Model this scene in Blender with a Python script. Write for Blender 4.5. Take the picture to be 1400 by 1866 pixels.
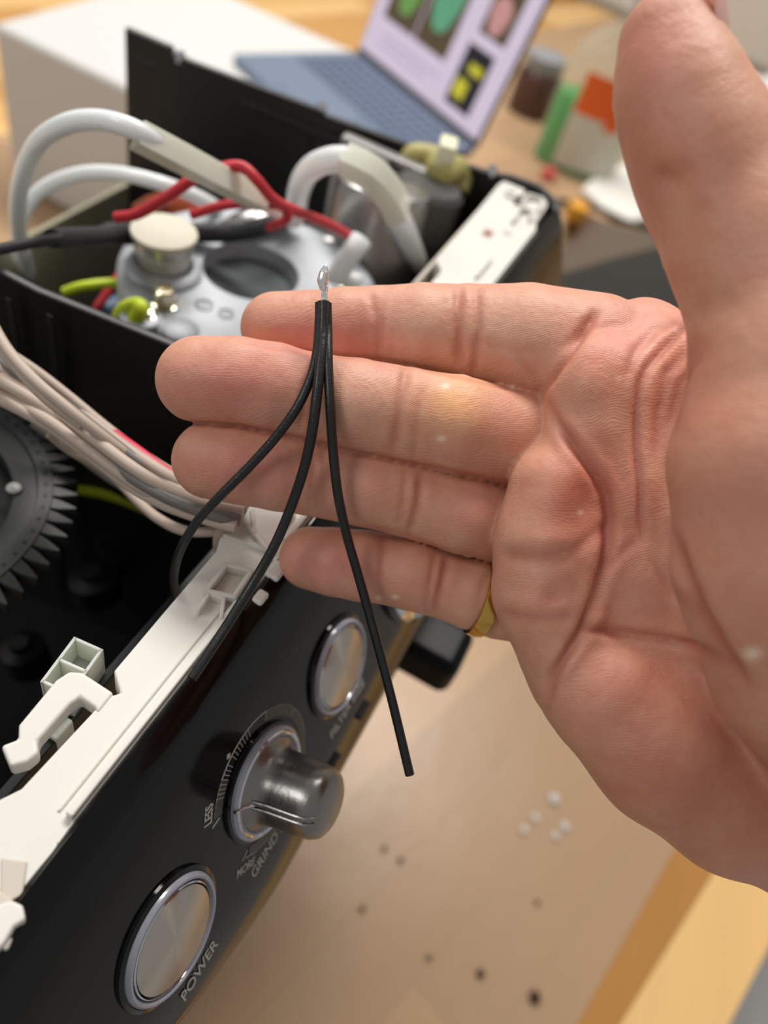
import bpy, bmesh, math, random
import numpy as np
from mathutils import Vector, Matrix

# ------------------------------------------------------------------ clean
for o in list(bpy.data.objects):
    bpy.data.objects.remove(o)
SC = bpy.context.scene
COL = SC.collection
random.seed(7)
rng = np.random.default_rng(7)

# ------------------------------------------------------------------ camera
# all lengths below are millimetres in the machine's own axes (X along its
# front, Y towards its back, Z up), origin at the lens; the bench is at -570.
F, CX, CY, BENCH = 1400.0, 700.0, 933.0, -570.0
def _n(v): return v / np.linalg.norm(v)
_dn = _n(np.array([-431, 1184, F])); _up = -_dn
_vx = _n(np.array([970, -1429, F])); _X = _n(_vx - _vx.dot(_up) * _up)
_Y = np.cross(_up, _X)
R = np.array([_X, _Y, _up])                    # camera frame -> machine frame
def M2W(q):                                    # machine mm -> world metres
    q = np.asarray(q, float)
    return (q - np.array([0, 0, BENCH])) / 1000.0
def onz(px, py, z):                            # measured point at height z
    r = R @ np.array([px - CX, py - CY, F]); return r * (z / r[2])
def ond(px, py, d):                            # measured point at distance d
    return R @ np.array([(px - CX) * d / F, (py - CY) * d / F, d])
def cam2m(P): return np.asarray(P) @ R.T

cam_d = bpy.data.cameras.new('camera')
cam = bpy.data.objects.new('camera', cam_d); COL.objects.link(cam)
cm = np.eye(4); cm[:3, 0] = R[:, 0]; cm[:3, 1] = -R[:, 1]; cm[:3, 2] = -R[:, 2]
cm[:3, 3] = M2W((0, 0, 0))
cam.matrix_world = Matrix(cm.tolist())
cam_d.sensor_fit = 'VERTICAL'; cam_d.sensor_height = 36.0
cam_d.lens = 36.0 * F / 1866.0
cam_d.clip_start = 0.005; cam_d.clip_end = 30
cam_d.dof.use_dof = True
cam_d.dof.focus_distance = 0.152
cam_d.dof.aperture_fstop = cam_d.lens / 3.0
SC.camera = cam

# ------------------------------------------------------------------ world and lights
SC.view_settings.view_transform = 'Standard'
SC.view_settings.look = 'None'
SC.view_settings.exposure = 0.0
SC.view_settings.gamma = 1.0
SC.view_settings.use_curve_mapping = False
world = bpy.data.worlds.new('room_light'); SC.world = world
world.use_nodes = True
world.node_tree.nodes['Background'].inputs[0].default_value = (0.90, 0.885, 0.87, 1)
world.node_tree.nodes['Background'].inputs[1].default_value = 0.37

def area(name, loc, target, sx, sy, power, color):
    d = bpy.data.lights.new(name, 'AREA'); d.shape = 'RECTANGLE'
    d.size = sx; d.size_y = sy; d.energy = power; d.color = color
    o = bpy.data.objects.new(name, d); COL.objects.link(o)
    o.location = loc
    o.rotation_euler = (Vector(target) - Vector(loc)).to_track_quat('-Z', 'Y').to_euler()
    return o
area('ceiling_light_near', (1.35, 0.2, 2.1), (0.2, 0.1, 0.2), 0.8, 0.45, 33, (1, .97, .93))
area('ceiling_light_far', (1.5, 1.3, 2.1), (0.6, 0.3, 0.1), 1.1, 0.6, 30, (1, .98, .95))
area('added_box_fill', (-0.9, 1.3, 1.9), (0.75, 0.5, 0.1), 0.9, 0.5, 11, (1, .98, .95))  # added fill lamp, aimed to brighten the side of the white box

# ------------------------------------------------------------------ materials
def srgb(r, g, b):
    f = lambda c: (c / 255 / 12.92) if c / 255 <= .04045 else ((c / 255 + .055) / 1.055) ** 2.4
    return (f(r), f(g), f(b), 1)
MATS = {}
def mat(name, col, rough=.5, metal=0, spec=.5, coat=0, trans=0, alpha=1, emit=None, estr=1,
        noise=0, nscale=60, bump=0, bscale=200, sss=0, sssr=(.003, .0015, .001), aniso=0):
    if name in MATS: return MATS[name]
    m = bpy.data.materials.new(name); m.use_nodes = True; MATS[name] = m
    nt = m.node_tree; b = nt.nodes['Principled BSDF']; I = b.inputs
    c = srgb(*col)
    I['Base Color'].default_value = c
    I['Roughness'].default_value = rough; I['Metallic'].default_value = metal
    I['Specular IOR Level'].default_value = spec; I['Coat Weight'].default_value = coat
    I['Transmission Weight'].default_value = trans; I['Alpha'].default_value = alpha
    if sss:
        I['Subsurface Weight'].default_value = sss
        I['Subsurface Radius'].default_value = sssr; I['Subsurface Scale'].default_value = 1
    if emit:
        I['Emission Color'].default_value = srgb(*emit); I['Emission Strength'].default_value = estr
    tc = nt.nodes.new('ShaderNodeTexCoord')
    if noise:
        n = nt.nodes.new('ShaderNodeTexNoise'); n.inputs['Scale'].default_value = nscale
        n.inputs['Detail'].default_value = 4
        nt.links.new(tc.outputs['Object'], n.inputs['Vector'])
        mx = nt.nodes.new('ShaderNodeMix'); mx.data_type = 'RGBA'
        mx.inputs[6].default_value = tuple(x * (1 - noise) for x in c[:3]) + (1,)
        mx.inputs[7].default_value = tuple(min(1, x * (1 + noise)) for x in c[:3]) + (1,)
        nt.links.new(n.outputs['Fac'], mx.inputs[0]); nt.links.new(mx.outputs[2], I['Base Color'])
    if bump:
        n2 = nt.nodes.new('ShaderNodeTexNoise'); n2.inputs['Scale'].default_value = bscale
        n2.inputs['Detail'].default_value = 3
        nt.links.new(tc.outputs['Object'], n2.inputs['Vector'])
        bp = nt.nodes.new('ShaderNodeBump'); bp.inputs['Strength'].default_value = bump
        bp.inputs['Distance'].default_value = .0004
        nt.links.new(n2.outputs['Fac'], bp.inputs['Height']); nt.links.new(bp.outputs[0], I['Normal'])
    if aniso:
        I['Anisotropic'].default_value = aniso
        tg = nt.nodes.new('ShaderNodeTangent'); tg.direction_type = 'RADIAL'; tg.axis = 'Z'; I['Anisotropic Rotation'].default_value = .25
        nt.links.new(tg.outputs[0], I['Tangent'])
    return m

# ------------------------------------------------------------------ object helpers
def thing(name, label, cat, loc=(0, 0, 0), group=None):
    o = bpy.data.objects.new(name, None); COL.objects.link(o)
    o.empty_display_size = .01
    o.location = M2W(loc); o['label'] = label; o['category'] = cat
    if group: o['group'] = group
    return o
def tag(o, label=None, cat=None, group=None, kind=None):
    if label: o['label'] = label
    if cat: o['category'] = cat
    if group: o['group'] = group
    if kind: o['kind'] = kind
    return o
def put(o, parent):
    """parent o keeping the coordinates it was built in"""
    COL.objects.link(o)
    if parent is not None:
        o.parent = parent
        off = Vector((0, 0, 0)); p = parent
        while p is not None:
            off += p.location; p = p.parent
        o.location = o.location - off
    return o
class MB:
    """collects shapes given in machine millimetres, links them as one mesh"""
    def __init__(s): s.v = []; s.f = []; s.sm = []
    def add(s, verts, faces, smooth=False):
        k = len(s.v); s.v += [tuple(p) for p in verts]
        s.f += [tuple(i + k for i in f) for f in faces]; s.sm += [smooth] * len(faces)
        return s
    def tube(s, pts, r, n=12, cap=True, res=0, flat=1.0):
        P = [np.array(p, float) for p in pts]
        rr = list(r) if hasattr(r, '__len__') else [r] * len(P)
        if res:
            Q = []; RR = []
            for i in range(len(P) - 1):
                a, b = P[i], P[i + 1]
                p0 = P[i - 1] if i else 2 * a - b
                p3 = P[i + 2] if i + 2 < len(P) else 2 * b - a
                for j in range(res):
                    t = j / res
                    Q.append(.5 * (2 * a + (b - p0) * t + (2 * p0 - 5 * a + 4 * b - p3) * t * t + (-p0 + 3 * a - 3 * b + p3) * t ** 3))
                    RR.append(rr[i] * (1 - t) + rr[i + 1] * t)
            Q.append(P[-1]); RR.append(rr[-1]); P, rr = Q, RR
        T = [_n(P[min(i + 1, len(P) - 1)] - P[max(i - 1, 0)]) for i in range(len(P))]
        up = np.array([0, 0, 1.]) if abs(T[0][2]) < .9 else np.array([1., 0, 0])
        A = _n(up - up.dot(T[0]) * T[0]); V = []
        for i, p in enumerate(P):
            A = _n(A - A.dot(T[i]) * T[i]); B = np.cross(T[i], A)
            for k in range(n):
                t = 2 * math.pi * k / n
                V.append(p + rr[i] * (math.cos(t) * A * flat + math.sin(t) * B))
        Fc = [(i * n + k, i * n + (k + 1) % n, (i + 1) * n + (k + 1) % n, (i + 1) * n + k) for i in range(len(P) - 1) for k in range(n)]
        if cap: Fc += [tuple(range(n))[::-1], tuple((len(P) - 1) * n + k for k in range(n))]
        return s.add(V, Fc, True)
    def lathe(s, prof, O, A, n=40, ref=None, a0=0, a1=2 * math.pi):
        """prof = [(radius, height)], about axis A through O"""
        O = np.array(O, float); A = _n(np.array(A, float))
        ref = np.array(ref if ref is not None else ((1, 0, 0) if abs(A[0]) < .9 else (0, 1, 0)), float)
        U = _n(ref - ref.dot(A) * A); V = np.cross(A, U)
        full = abs(a1 - a0 - 2 * math.pi) < 1e-6; m = n if full else n + 1
        vs = []
        for r, h in prof:
            for k in range(m):
                t = a0 + (a1 - a0) * k / n
                vs.append(O + A * h + r * (math.cos(t) * U + math.sin(t) * V))
        fs = [(i * m + k, i * m + (k + 1) % m, (i + 1) * m + (k + 1) % m, (i + 1) * m + k) for i in range(len(prof) - 1) for k in range(n)]
        return s.add(vs, fs, True)
    def prism(s, poly, fn0, fn1):
        """poly of 2D points mapped by fn0 (one side) and fn1 (the other)"""
        n = len(poly); vs = [fn0(p) for p in poly] + [fn1(p) for p in poly]
        fs = [tuple(range(n))[::-1], tuple(range(n, 2 * n))] + [(i, (i + 1) % n, n + (i + 1) % n, n + i) for i in range(n)]
        return s.add(vs, fs)
    def box(s, c, size, ax=None):
        c = np.array(c, float); ax = np.eye(3) if ax is None else np.array(ax, float)
        vs = [c + ax.T @ (np.array([sx, sy, sz]) * np.array(size) / 2) for sx in (-1, 1) for sy in (-1, 1) for sz in (-1, 1)]
        return s.add(vs, [(0, 1, 3, 2), (4, 6, 7, 5), (0, 4, 5, 1), (2, 3, 7, 6), (0, 2, 6, 4), (1, 5, 7, 3)])
    def build(s, name, m, parent=None, bevel=0, seg=2, origin=None, sub=0, autosm=True):
        me = bpy.data.meshes.new(name)
        V = M2W(np.array(s.v)) if len(s.v) else np.zeros((0, 3))
        o3 = M2W(origin) if origin is not None else (V.min(0) + V.max(0)) / 2
        me.from_pydata((V - o3).tolist(), [], s.f)
        me.update()
        bm = bmesh.new(); bm.from_mesh(me)
        bmesh.ops.recalc_face_normals(bm, faces=bm.faces); bm.to_mesh(me); bm.free()
        me.polygons.foreach_set('use_smooth', s.sm if not bevel else [True] * len(s.f))
        if bevel or autosm:
            try: me.set_sharp_from_angle(angle=math.radians(42))
            except Exception: pass
        me.materials.append(m)
        o = bpy.data.objects.new(name, me); o.location = o3
        if bevel:
            b = o.modifiers.new('b', 'BEVEL'); b.width = bevel / 1000; b.segments = seg; b.limit_method = 'ANGLE'
            b.angle_limit = math.radians(40); b.use_clamp_overlap = True
            w = o.modifiers.new('w', 'WEIGHTED_NORMAL'); w.keep_sharp = False
        if sub:
            q = o.modifiers.new('s', 'SUBSURF'); q.levels = q.render_levels = sub
        return put(o, parent)
# ================================================================== setting
wood = []
for i, cc in enumerate([(198, 148, 84), (216, 170, 106), (172, 120, 60), (224, 182, 120)]):
    m = mat('wood_%d' % i, cc, rough=.38, spec=.4, noise=.10, nscale=9)
    nt = m.node_tree
    tc = nt.nodes.new('ShaderNodeTexCoord'); mp = nt.nodes.new('ShaderNodeMapping')
    mp.inputs['Scale'].default_value = (3, 60, 60)
    nz = [n for n in nt.nodes if n.type == 'TEX_NOISE'][0]
    nt.links.new(tc.outputs['Object'], mp.inputs[0]); nt.links.new(mp.outputs[0], nz.inputs['Vector'])
    nz.inputs['Detail'].default_value = 6; nz.inputs['Scale'].default_value = 1.4
    wood.append(m)
# bench top: staves laid along its length, turned a little against the machine
e0 = onz(1330, 1866, BENCH); e1 = onz(1400, 1730, BENCH)
TD = np.array(_n(e1 - e0)); TD[2] = 0; TD = _n(TD); TN = np.array([-TD[1], TD[0], 0.])   # along, across (away from the front edge)
def bench(a, b, z=BENCH): return e0 * np.array([1, 1, 0]) + a * TD + b * TN + np.array([0, 0, z])
def yaw_box(name, m, c, size, parent=None, bevel=0, **k):
    ax = np.array([TD, TN, [0, 0, 1]]); mb = MB().box(c, size, ax); return mb.build(name, m, parent, bevel, **k)
workbench = thing('workbench', 'butcher block bench top of light oak staves under the whole scene', 'workbench', bench(500, 300, BENCH - 40))
SW = 58.0
def stave(a0, a1, j, m):
    mb = MB().box(bench((a0 + a1) / 2, SW * (j + .5), BENCH - 20), (a1 - a0 - .6, SW - .6, 40), np.array([TD, TN, [0, 0, 1]]))
    o = mb.build('stave', m, workbench, autosm=False)
    return o
for j in range(34):
    a = -700 - rng.uniform(0, 400)
    while a < 2900:
        L = rng.uniform(380, 820)
        stave(a, a + L, j, wood[int(rng.integers(0, 4))]); a += L
bm_ = MB().box(bench(1000, 34 * SW / 2, BENCH - 46), (3700, 34 * SW, 10), np.array([TD, TN, [0, 0, 1]])); bm_.build('underside_panel', wood[2], workbench)
for (a, b) in ((-550, 60), (2500, 60), (-550, 1850), (2500, 1850)):
    MB().box(bench(a, b, (BENCH - 51 - 1350) / 2), (70, 70, 1350 - 570 - 51 + 0.0), np.array([TD, TN, [0, 0, 1]])).build('leg', wood[1], workbench)
FLZ = -1350.0
mfloor = mat('floor_vinyl', (196, 194, 192), rough=.5, noise=.05, nscale=4)
fl = MB().box((1000, 500, FLZ - 25), (7000, 6000, 50)).build('floor', mfloor); fl['kind'] = 'structure'
mwall = mat('wall_paint', (214, 206, 192), rough=.7, noise=.03, nscale=6)
wx = 2535.0
wl = MB().box((wx + 60, 500, 40), (120, 6000, 1200)).build('wall_back', mwall); wl['kind'] = 'structure'
tr = MB().box((wx - 6, 500, BENCH + 12), (10, 5600, 22)).build('trim_1', mat('wall_trim', (150, 142, 130), rough=.6), bevel=2); tr['kind'] = 'structure'

# translucent plastic work sheet lying on the bench
s0 = onz(1050, 1866, BENCH); s1 = onz(1230, 1545, BENCH)
sd = _n((s1 - s0) * np.array([1, 1, 0])); sn = np.array([-sd[1], sd[0], 0])
msheet = bpy.data.materials.new('cloudy_plastic'); msheet.use_nodes = True
nt = msheet.node_tree; pb = nt.nodes['Principled BSDF']
pb.inputs['Base Color'].default_value = srgb(206, 178, 146); pb.inputs['Roughness'].default_value = .3; pb.inputs['Alpha'].default_value = .36
nzz = nt.nodes.new('ShaderNodeTexNoise'); nzz.inputs['Scale'].default_value = 14; nzz.inputs['Detail'].default_value = 3
tcc = nt.nodes.new('ShaderNodeTexCoord'); nt.links.new(tcc.outputs['Object'], nzz.inputs['Vector'])
bpp = nt.nodes.new('ShaderNodeBump'); bpp.inputs['Strength'].default_value = .5; bpp.inputs['Distance'].default_value = .002
nt.links.new(nzz.outputs['Fac'], bpp.inputs['Height']); nt.links.new(bpp.outputs[0], pb.inputs['Normal'])
mb = MB(); nx, ny = 60, 40; vs = []
for i in range(nx + 1):
    for j in range(ny + 1):
        a, b = -420 + 2700 * i / nx, 1150 * j / ny
        w_ = .8 * math.sin(a * .013 + b * .02) + .6 * math.sin(b * .031 - a * .007)
        vs.append(s0 * np.array([1, 1, 0]) + sd * a + sn * b + np.array([0, 0, BENCH + 2.2 + .7 * w_ * (0.3 + .7 * j / ny)]))
nv = len(vs); vs += [v - np.array([0, 0, .5]) for v in vs]
fs = []
for i in range(nx):
    for j in range(ny):
        q = i * (ny + 1) + j; f4 = (q, q + ny + 1, q + ny + 2, q + 1); fs.append(f4); fs.append(tuple(nv + k for k in f4[::-1]))
mb.add(vs, fs, True)
sheet = tag(mb.build('plastic_sheet', msheet, autosm=False), 'cloudy see-through plastic sheet spread over the oak bench top', 'sheet')

# water drops and coffee crumbs on the sheet
mdrop = mat('water_drop', (245, 245, 245), rough=.03, trans=.6, spec=.9, coat=1)
def bead(name, p, r, h, m, label, cat, group, sq=1.0):
    c = onz(p[0], p[1], BENCH + 3.5)
    mb = MB(); prof = [(r * math.cos(t), h * math.sin(t)) for t in np.linspace(0, math.pi / 2 - .01, 6)] + [(0.0001, h)]
    mb.lathe([(0.0001, 0)] + prof, c, (0, 0, 1), 14)
    return tag(mb.build(name, m, autosm=False), label, cat, group)
mfoam = mat('clear_drop', (236, 234, 232), rough=.15, spec=.8, alpha=.45)
for p, r, lb in (((1010, 1456), 4.6, 'largest clear drop, at the top of the cluster of drops on the sheet'), ((976, 1490), 3.4, 'clear drop just below and left of the largest drop'),
              ((955, 1512), 3.2, 'leftmost clear drop of the cluster on the sheet'), ((1029, 1506), 3.7, 'rightmost clear drop of the cluster on the sheet'), ((1013, 1523), 3.2, 'lowest clear drop of the cluster on the sheet')):
    bead('water_drop', p, r, r * .7, mfoam, lb, 'drop', 'clear drops on the plastic sheet')
mcr = mat('coffee_crumb', (58, 36, 22), rough=.8, bump=.4)
for p, r, lb in (((975, 1817), 5.2, 'largest dark coffee crumb near the bottom edge of the sheet'), ((876, 1774), 3.6, 'dark coffee crumb left of the largest crumb'),
              ((661, 1656), 2.4, 'faint coffee crumb nearest the panel edge at lower left'), ((731, 1567), 2.6, 'coffee crumb below the hanging wire end'), ((701, 1546), 2.4, 'coffee crumb left of the one below the hanging wire end'),
              ((782, 1745), 2.2, 'small pale brown crumb left of the dark pair'), ((980, 1644), 2.2, 'lone small crumb between the drops and the largest crumb')):
    bead('coffee_crumb', p, r * .8, r * .6, mcr, lb, 'crumb', 'coffee crumbs on the plastic sheet')

# ================================================================== espresso machine
blk = mat('black_plastic', (26, 25, 24), rough=.42, spec=.45, bump=.15, bscale=900)
blk_in = mat('black_inner', (14, 14, 16), rough=.5, spec=.35)
gls = mat('glossy_black', (8, 7, 7), rough=.1, spec=.45)
pan = mat('black_panel', (8, 7, 7), rough=.12, spec=.28)
wht = mat('white_plastic', (219, 215, 207), rough=.38, spec=.4, sss=.15, sssr=(.001, .001, .0008))
wht2 = mat('white_plastic_inner', (196, 186, 172), rough=.5, spec=.3)
clr = mat('milky_nylon', (214, 218, 206), rough=.35, spec=.5, sss=.5, sssr=(.004, .004, .003), alpha=.9)
steel = mat('brushed_steel', (196, 188, 178), rough=.3, metal=1, aniso=.85)
steel2 = mat('satin_steel', (140, 137, 134), rough=.3, metal=1, bump=.12, bscale=900)
chrome = mat('chrome', (205, 208, 215), rough=.08, metal=1)
ringm = mat('grey_ring', (150, 150, 162), rough=.25, spec=.6, coat=.4)
prnt = mat('grey_print', (178, 172, 164), rough=.5)
alu = mat('cast_aluminium', (168, 171, 175), rough=.5, metal=.25, noise=.10, nscale=60, bump=.35, bscale=300)
dk = mat('dark_felt', (92, 96, 98), rough=.9, noise=.25, nscale=120)

machine = thing('espresso_machine', 'opened black espresso machine with glossy button panel and white inner frame', 'espresso machine', (165, 130, BENCH))
LEAN = math.radians(24)
PU = np.array([0, math.sin(LEAN), math.cos(LEAN)]); PN = np.array([0, -math.cos(LEAN), math.sin(LEAN)]); PX = np.array([1., 0, 0])
P0 = R @ np.array([(308 - CX) * 157 / F, (1705 - CY) * 157 / F, 157.]); P0[0] = 0
def pp(u, v, n=0): return P0 + u * PX + v * PU + n * PN
# panel: convex section swept along X, with round holes left under the buttons
sec = [(-40, -14), (-40.5, -8), (-39.5, -4), (-37, -1.2), (-33, -.2), (-20, 0), (0, .0), (20, 0), (36, 0), (40.5, -.8), (42.6, -2.4)]
mb = MB(); vs = []; us = np.linspace(-12, 322, 60)
for u in us:
    for v, n_ in sec: vs.append(pp(u, v + (14 * (max(0, 62 - u) / 50) ** 1.4 if v < -15 else 0), n_))
for u in us:
    for v, n_ in sec: vs.append(pp(u, v * .96 + (14 * (max(0, 62 - u) / 50) ** 1.4 if v < -15 else 0), n_ - 3))
k = len(sec); h = len(us) * k; fs = []
for i in range(len(us) - 1):
    for j in range(k - 1):
        a = i * k + j; fs.append((a, a + 1, a + k + 1, a + k)); fs.append((h + a, h + a + k, h + a + k + 1, h + a + 1))
for i in range(len(us) - 1):
    for j in (0, k - 1):
        a = i * k + j; fs.append((a, a + k, h + a + k, h + a))
for i in (0, len(us) - 1):
    for j in range(k - 1):
        a = i * k + j; fs.append((a, a + 1, h + a + 1, h + a))
mb.add(vs, fs, True); panel = mb.build('control_panel', pan, machine)
panel['label'] = 'glossy black front control panel'
# trim strip between panel and the white frame (rounded lip)
ZT = -143.0
def top(x, y, dz=0): return np.array([x, y, ZT + dz])
mb = MB(); lip = [(37.5, -7.5), (36.6, -5.2), (35.6, -3.4), (35.5, -1.8), (36.4, -.9), (38.0, -.9), (39.0, -2), (39.5, -8)]
vs = []; us = np.linspace(-12, 316, 80); k = len(lip)
for u in us:
    for y, z in lip: vs.append((u, y, ZT + z + .15 * math.sin(u * .9)))
fs = [(i * k + j, i * k + j + 1, (i + 1) * k + j + 1, (i + 1) * k + j) for i in range(len(us) - 1) for j in range(k - 1)]
fs += [(i * k + k - 1, i * k, (i + 1) * k, (i + 1) * k + k - 1) for i in range(len(us) - 1)] + [tuple(range(k)), tuple((len(us) - 1) * k + j for j in range(k))]
mb.add(vs, fs, True); mb.build('rounded_trim', gls, machine)
# melted white latches poking over the trim
for (x, y, sx, sy) in ((95.6, 37.2, 5.0, 3.4), (87.5, 36.4, 3.6, 2.6)):
    MB().box((x, y, ZT - .4), (sx, sy, 1.6)).build('latch', wht, machine, bevel=.6)
# white top frame: thick strip with a raised rail, pocket, notches
def slab(poly, z0, z1, name, m, parent, bevel=.5, seg=2):
    return MB().prism(poly, lambda p: (p[0], p[1], z0), lambda p: (p[0], p[1], z1)).build(name, m, parent, bevel, seg)
fr = [(-14, 46.5), (10, 46.8), (19, 47.5), (26.5, 52.2), (31, 49.8), (52.3, 48.8), (54.2, 47.2), (57.2, 51.2), (72, 51.4), (93, 51.6), (98.5, 53.5),
      (104, 58.5), (108, 60.5), (112, 57), (126, 57.0), (226, 57.2), (238, 57.0), (242, 57.4), (246.5, 61.8), (270, 62.2), (291, 63.2), (322, 64.5), (328, 64.0), (329, 54), (323, 52.5), (322.5, 47), (327, 46.6), (328, 43),
      (323.5, 41.6), (306, 41.0), (300, 39.0), (120, 38.8), (60, 38.6), (31, 38.6), (29.6, 36.4), (27.6, 36.2), (26.8, 38.2), (25.4, 35.4), (23.5, 35.2), (22.8, 38.0), (19, 38.2), (14, 35.2), (11, 34.4), (9.4, 37.2), (-14, 37.2)]
slab(fr, ZT - 9, ZT - 1.4, 'top_frame', wht, machine, .5)
tf = bpy.context.scene.collection.objects[-1]
for x0, x1, y0, y1, z0, z1 in ((31, 84, 38.9, 40.4, -1.6, .6), (104, 240, 39.2, 40.8, -1.6, .4), (31, 82, 41.6, 42.2, -1.6, -.9), (246, 262, 45, 46, -1.6, .2)):
    MB().box(((x0 + x1) / 2, (y0 + y1) / 2, ZT + (z0 + z1) / 2), (x1 - x0, y1 - y0, z1 - z0)).build('frame_rail', wht, machine, bevel=.35)
# square latch pocket in the frame
pk = [(82.5, 45.6), (90.5, 46.2), (94.6, 43.2), (97.5, 40.0), (84.2, 39.0)]
def wallring(poly, t, z0, z1, name, m, parent, closed=True):
    c = np.mean(poly, 0); mb = MB(); n = len(poly)
    for i in range(n if closed else n - 1):
        a, b = np.array(poly[i]), np.array(poly[(i + 1) % n]); d = (b - a) / np.linalg.norm(b - a); q = np.array([-d[1], d[0]])
        mid = (a + b) / 2; mb.box((mid[0], mid[1], ZT + (z0 + z1) / 2), (np.linalg.norm(b - a) + t, t, z1 - z0), np.array([[d[0], d[1], 0], [q[0], q[1], 0], [0, 0, 1]]))
    return mb.build(name, m, parent, bevel=.3)
wallring([(81.5, 46.4), (89.6, 46.8), (91.4, 41.4), (83.6, 40.8)], 1.1, -1.6, 1.4, 'latch_pocket', wht, machine)
wallring([(77.0, 45.2), (81.5, 45.7), (82.2, 42.4), (78.0, 40.3)], .9, -1.6, 1.0, 'latch_pocket', wht, machine, False)
MB().box((86.5, 43.8, ZT - 1.2), (6.2, 4.0, .5)).build('pocket_floor', wht2, machine)
# angled web beside the pocket
slab([(97, 52.6), (104, 57.6), (112.5, 54), (113, 42), (99, 42.2)], ZT - 1.6, ZT - .3, 'frame_web', wht, machine, .4)
MB().box((103.5, 48.5, ZT + .2), (8, .9, 1.4), np.array([[.8, .6, 0], [-.6, .8, 0], [0, 0, 1]])).build('frame_rail', wht, machine, bevel=.25)
MB().box((100.5, 45.2, ZT + .2), (9, .9, 1.4), np.array([[.35, .94, 0], [-.94, .35, 0], [0, 0, 1]])).build('frame_rail', wht, machine, bevel=.25)
# inner skirt of the frame facing the back
MB().box((238, 62.4, ZT - 15), (130, 1.6, 22), np.array([[1, .02, 0], [-.02, 1, 0], [0, 0, 1]])).build('frame_skirt', wht2, machine, bevel=.3)
MB().box((60, 47.6, ZT - 17), (90, 1.4, 22)).build('frame_skirt', wht, machine, bevel=.3)
for (x, y, sx, sy) in ((280, 53.4, 6, 4.2), (287, 47.4, 3.4, 3)):
    MB().box((x, y, ZT - 1.35), (sx, sy, .4)).build('frame_slot', wht2, machine)
MB().box((280, 53.4, ZT - 1.25), (4.4, 2.6, .5)).build('slot_insert', mat('dull_red', (150, 84, 76), rough=.6), machine)
MB().lathe([(0.01, 0), (3.2, 0), (3.2, 1.2), (2.1, 1.2), (2.1, .3), (0.01, .3)], top(318, 57, -1.4), (0, 0, 1), 20).build('screw_boss', wht, machine)
wallring([(296, 48.5), (308, 49.5), (310, 44.5), (303, 43.5)], 1.2, -1.5, 1.0, 'latch_pocket', wht, machine, False)
wallring([(312, 50.5), (322, 50.8), (324, 44.5), (314, 43.2)], 1.2, -1.5, .8, 'latch_pocket', wht, machine, False)
MB().box((316.5, 52.8, ZT - 1.1), (9, 3.2, 1.0), np.array([[.97, .2, 0], [-.2, .97, 0], [0, 0, 1]])).build('frame_gap', blk, machine, bevel=.2)
# frame end post at lower left
MB().box((4, 41, ZT - 12), (14, 9, 16)).build('frame_post', wht, machine, bevel=.8)
MB().box((13.5, 42, ZT - 5.2), (7, 7.4, 9)).build('frame_post', wht2, machine, bevel=.6)
slab([tuple(onz(x, y, ZT)[:2]) for x, y in ((0, 1560), (48, 1566), (40, 1628), (0, 1648))], ZT - 3, ZT - .9, 'recess_shade_plate', wht2, machine, .3)  # darker plate on the frame; its colour stands in for recess shade
slab([tuple(onz(x, y, ZT)[:2]) for x, y in ((-30, 1660), (20, 1640), (42, 1650), (46, 1676), (26, 1688), (10, 1716), (-30, 1760))], ZT - 4, ZT + .3, 'frame_tab', wht, machine, .5)
# side hook clip standing off the frame
hk = [onz(x, y, ZT - 1.0)[:2] for x, y in ((205, 1258), (150, 1226), (128, 1226), (100, 1240), (34, 1322), (31, 1346), (2, 1360), (20, 1397), (48, 1392), (68, 1378), (72, 1352), (70, 1340), (128, 1274), (145, 1273), (172, 1290), (150, 1325), (178, 1312))]
hk = [onz(x, y, ZT - 1.0)[:2] for x, y in ((208, 1262), (150, 1224), (126, 1222), (102, 1238), (34, 1320), (33, 1346), (1, 1358), (18, 1397), (50, 1388), (70, 1372), (68, 1350), (128, 1282), (146, 1270), (172, 1288), (178, 1300))]
slab(hk, ZT - 5.5, ZT - 1.0, 'hook_clip', wht, machine, .7, 3)
# milky connector block under the clip
def cell_block(name, c, sx, sy, hh, m, parent, ang):
    ca, sa = math.cos(ang), math.sin(ang); AX = np.array([[ca, sa, 0], [-sa, ca, 0], [0, 0, 1]])
    mb = MB(); c = np.array(c, float); t = .7
    def bb(x, y, w, d): mb.box(c + x * AX[0] + y * AX[1] - np.array([0, 0, hh / 2]), (w, d, hh), AX)
    bb(0, sy / 2, sx + t, t); bb(0, -sy / 2, sx + t, t); bb(sx / 2, 0, t, sy); bb(-sx / 2, 0, t, sy); bb(0, 0, t, sy)
    mb.box(c - np.array([0, 0, hh * .75]), (sx, sy, hh * .5), AX)
    return mb.build(name, m, parent, bevel=.15)
plug = thing('wire_connector', 'milky white two-cell plug connector beside the white hook clip', 'connector', (55, 58, -175))
cc_ = onz(132, 1212, -152)
cell_block('plug_body', cc_, 11.0, 6.2, 14, clr, plug, .12)
MB().box(cc_ + np.array([-9, -1.5, -13]), (5, 7, 9)).build('plug_key', clr, plug, bevel=.5)

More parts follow.
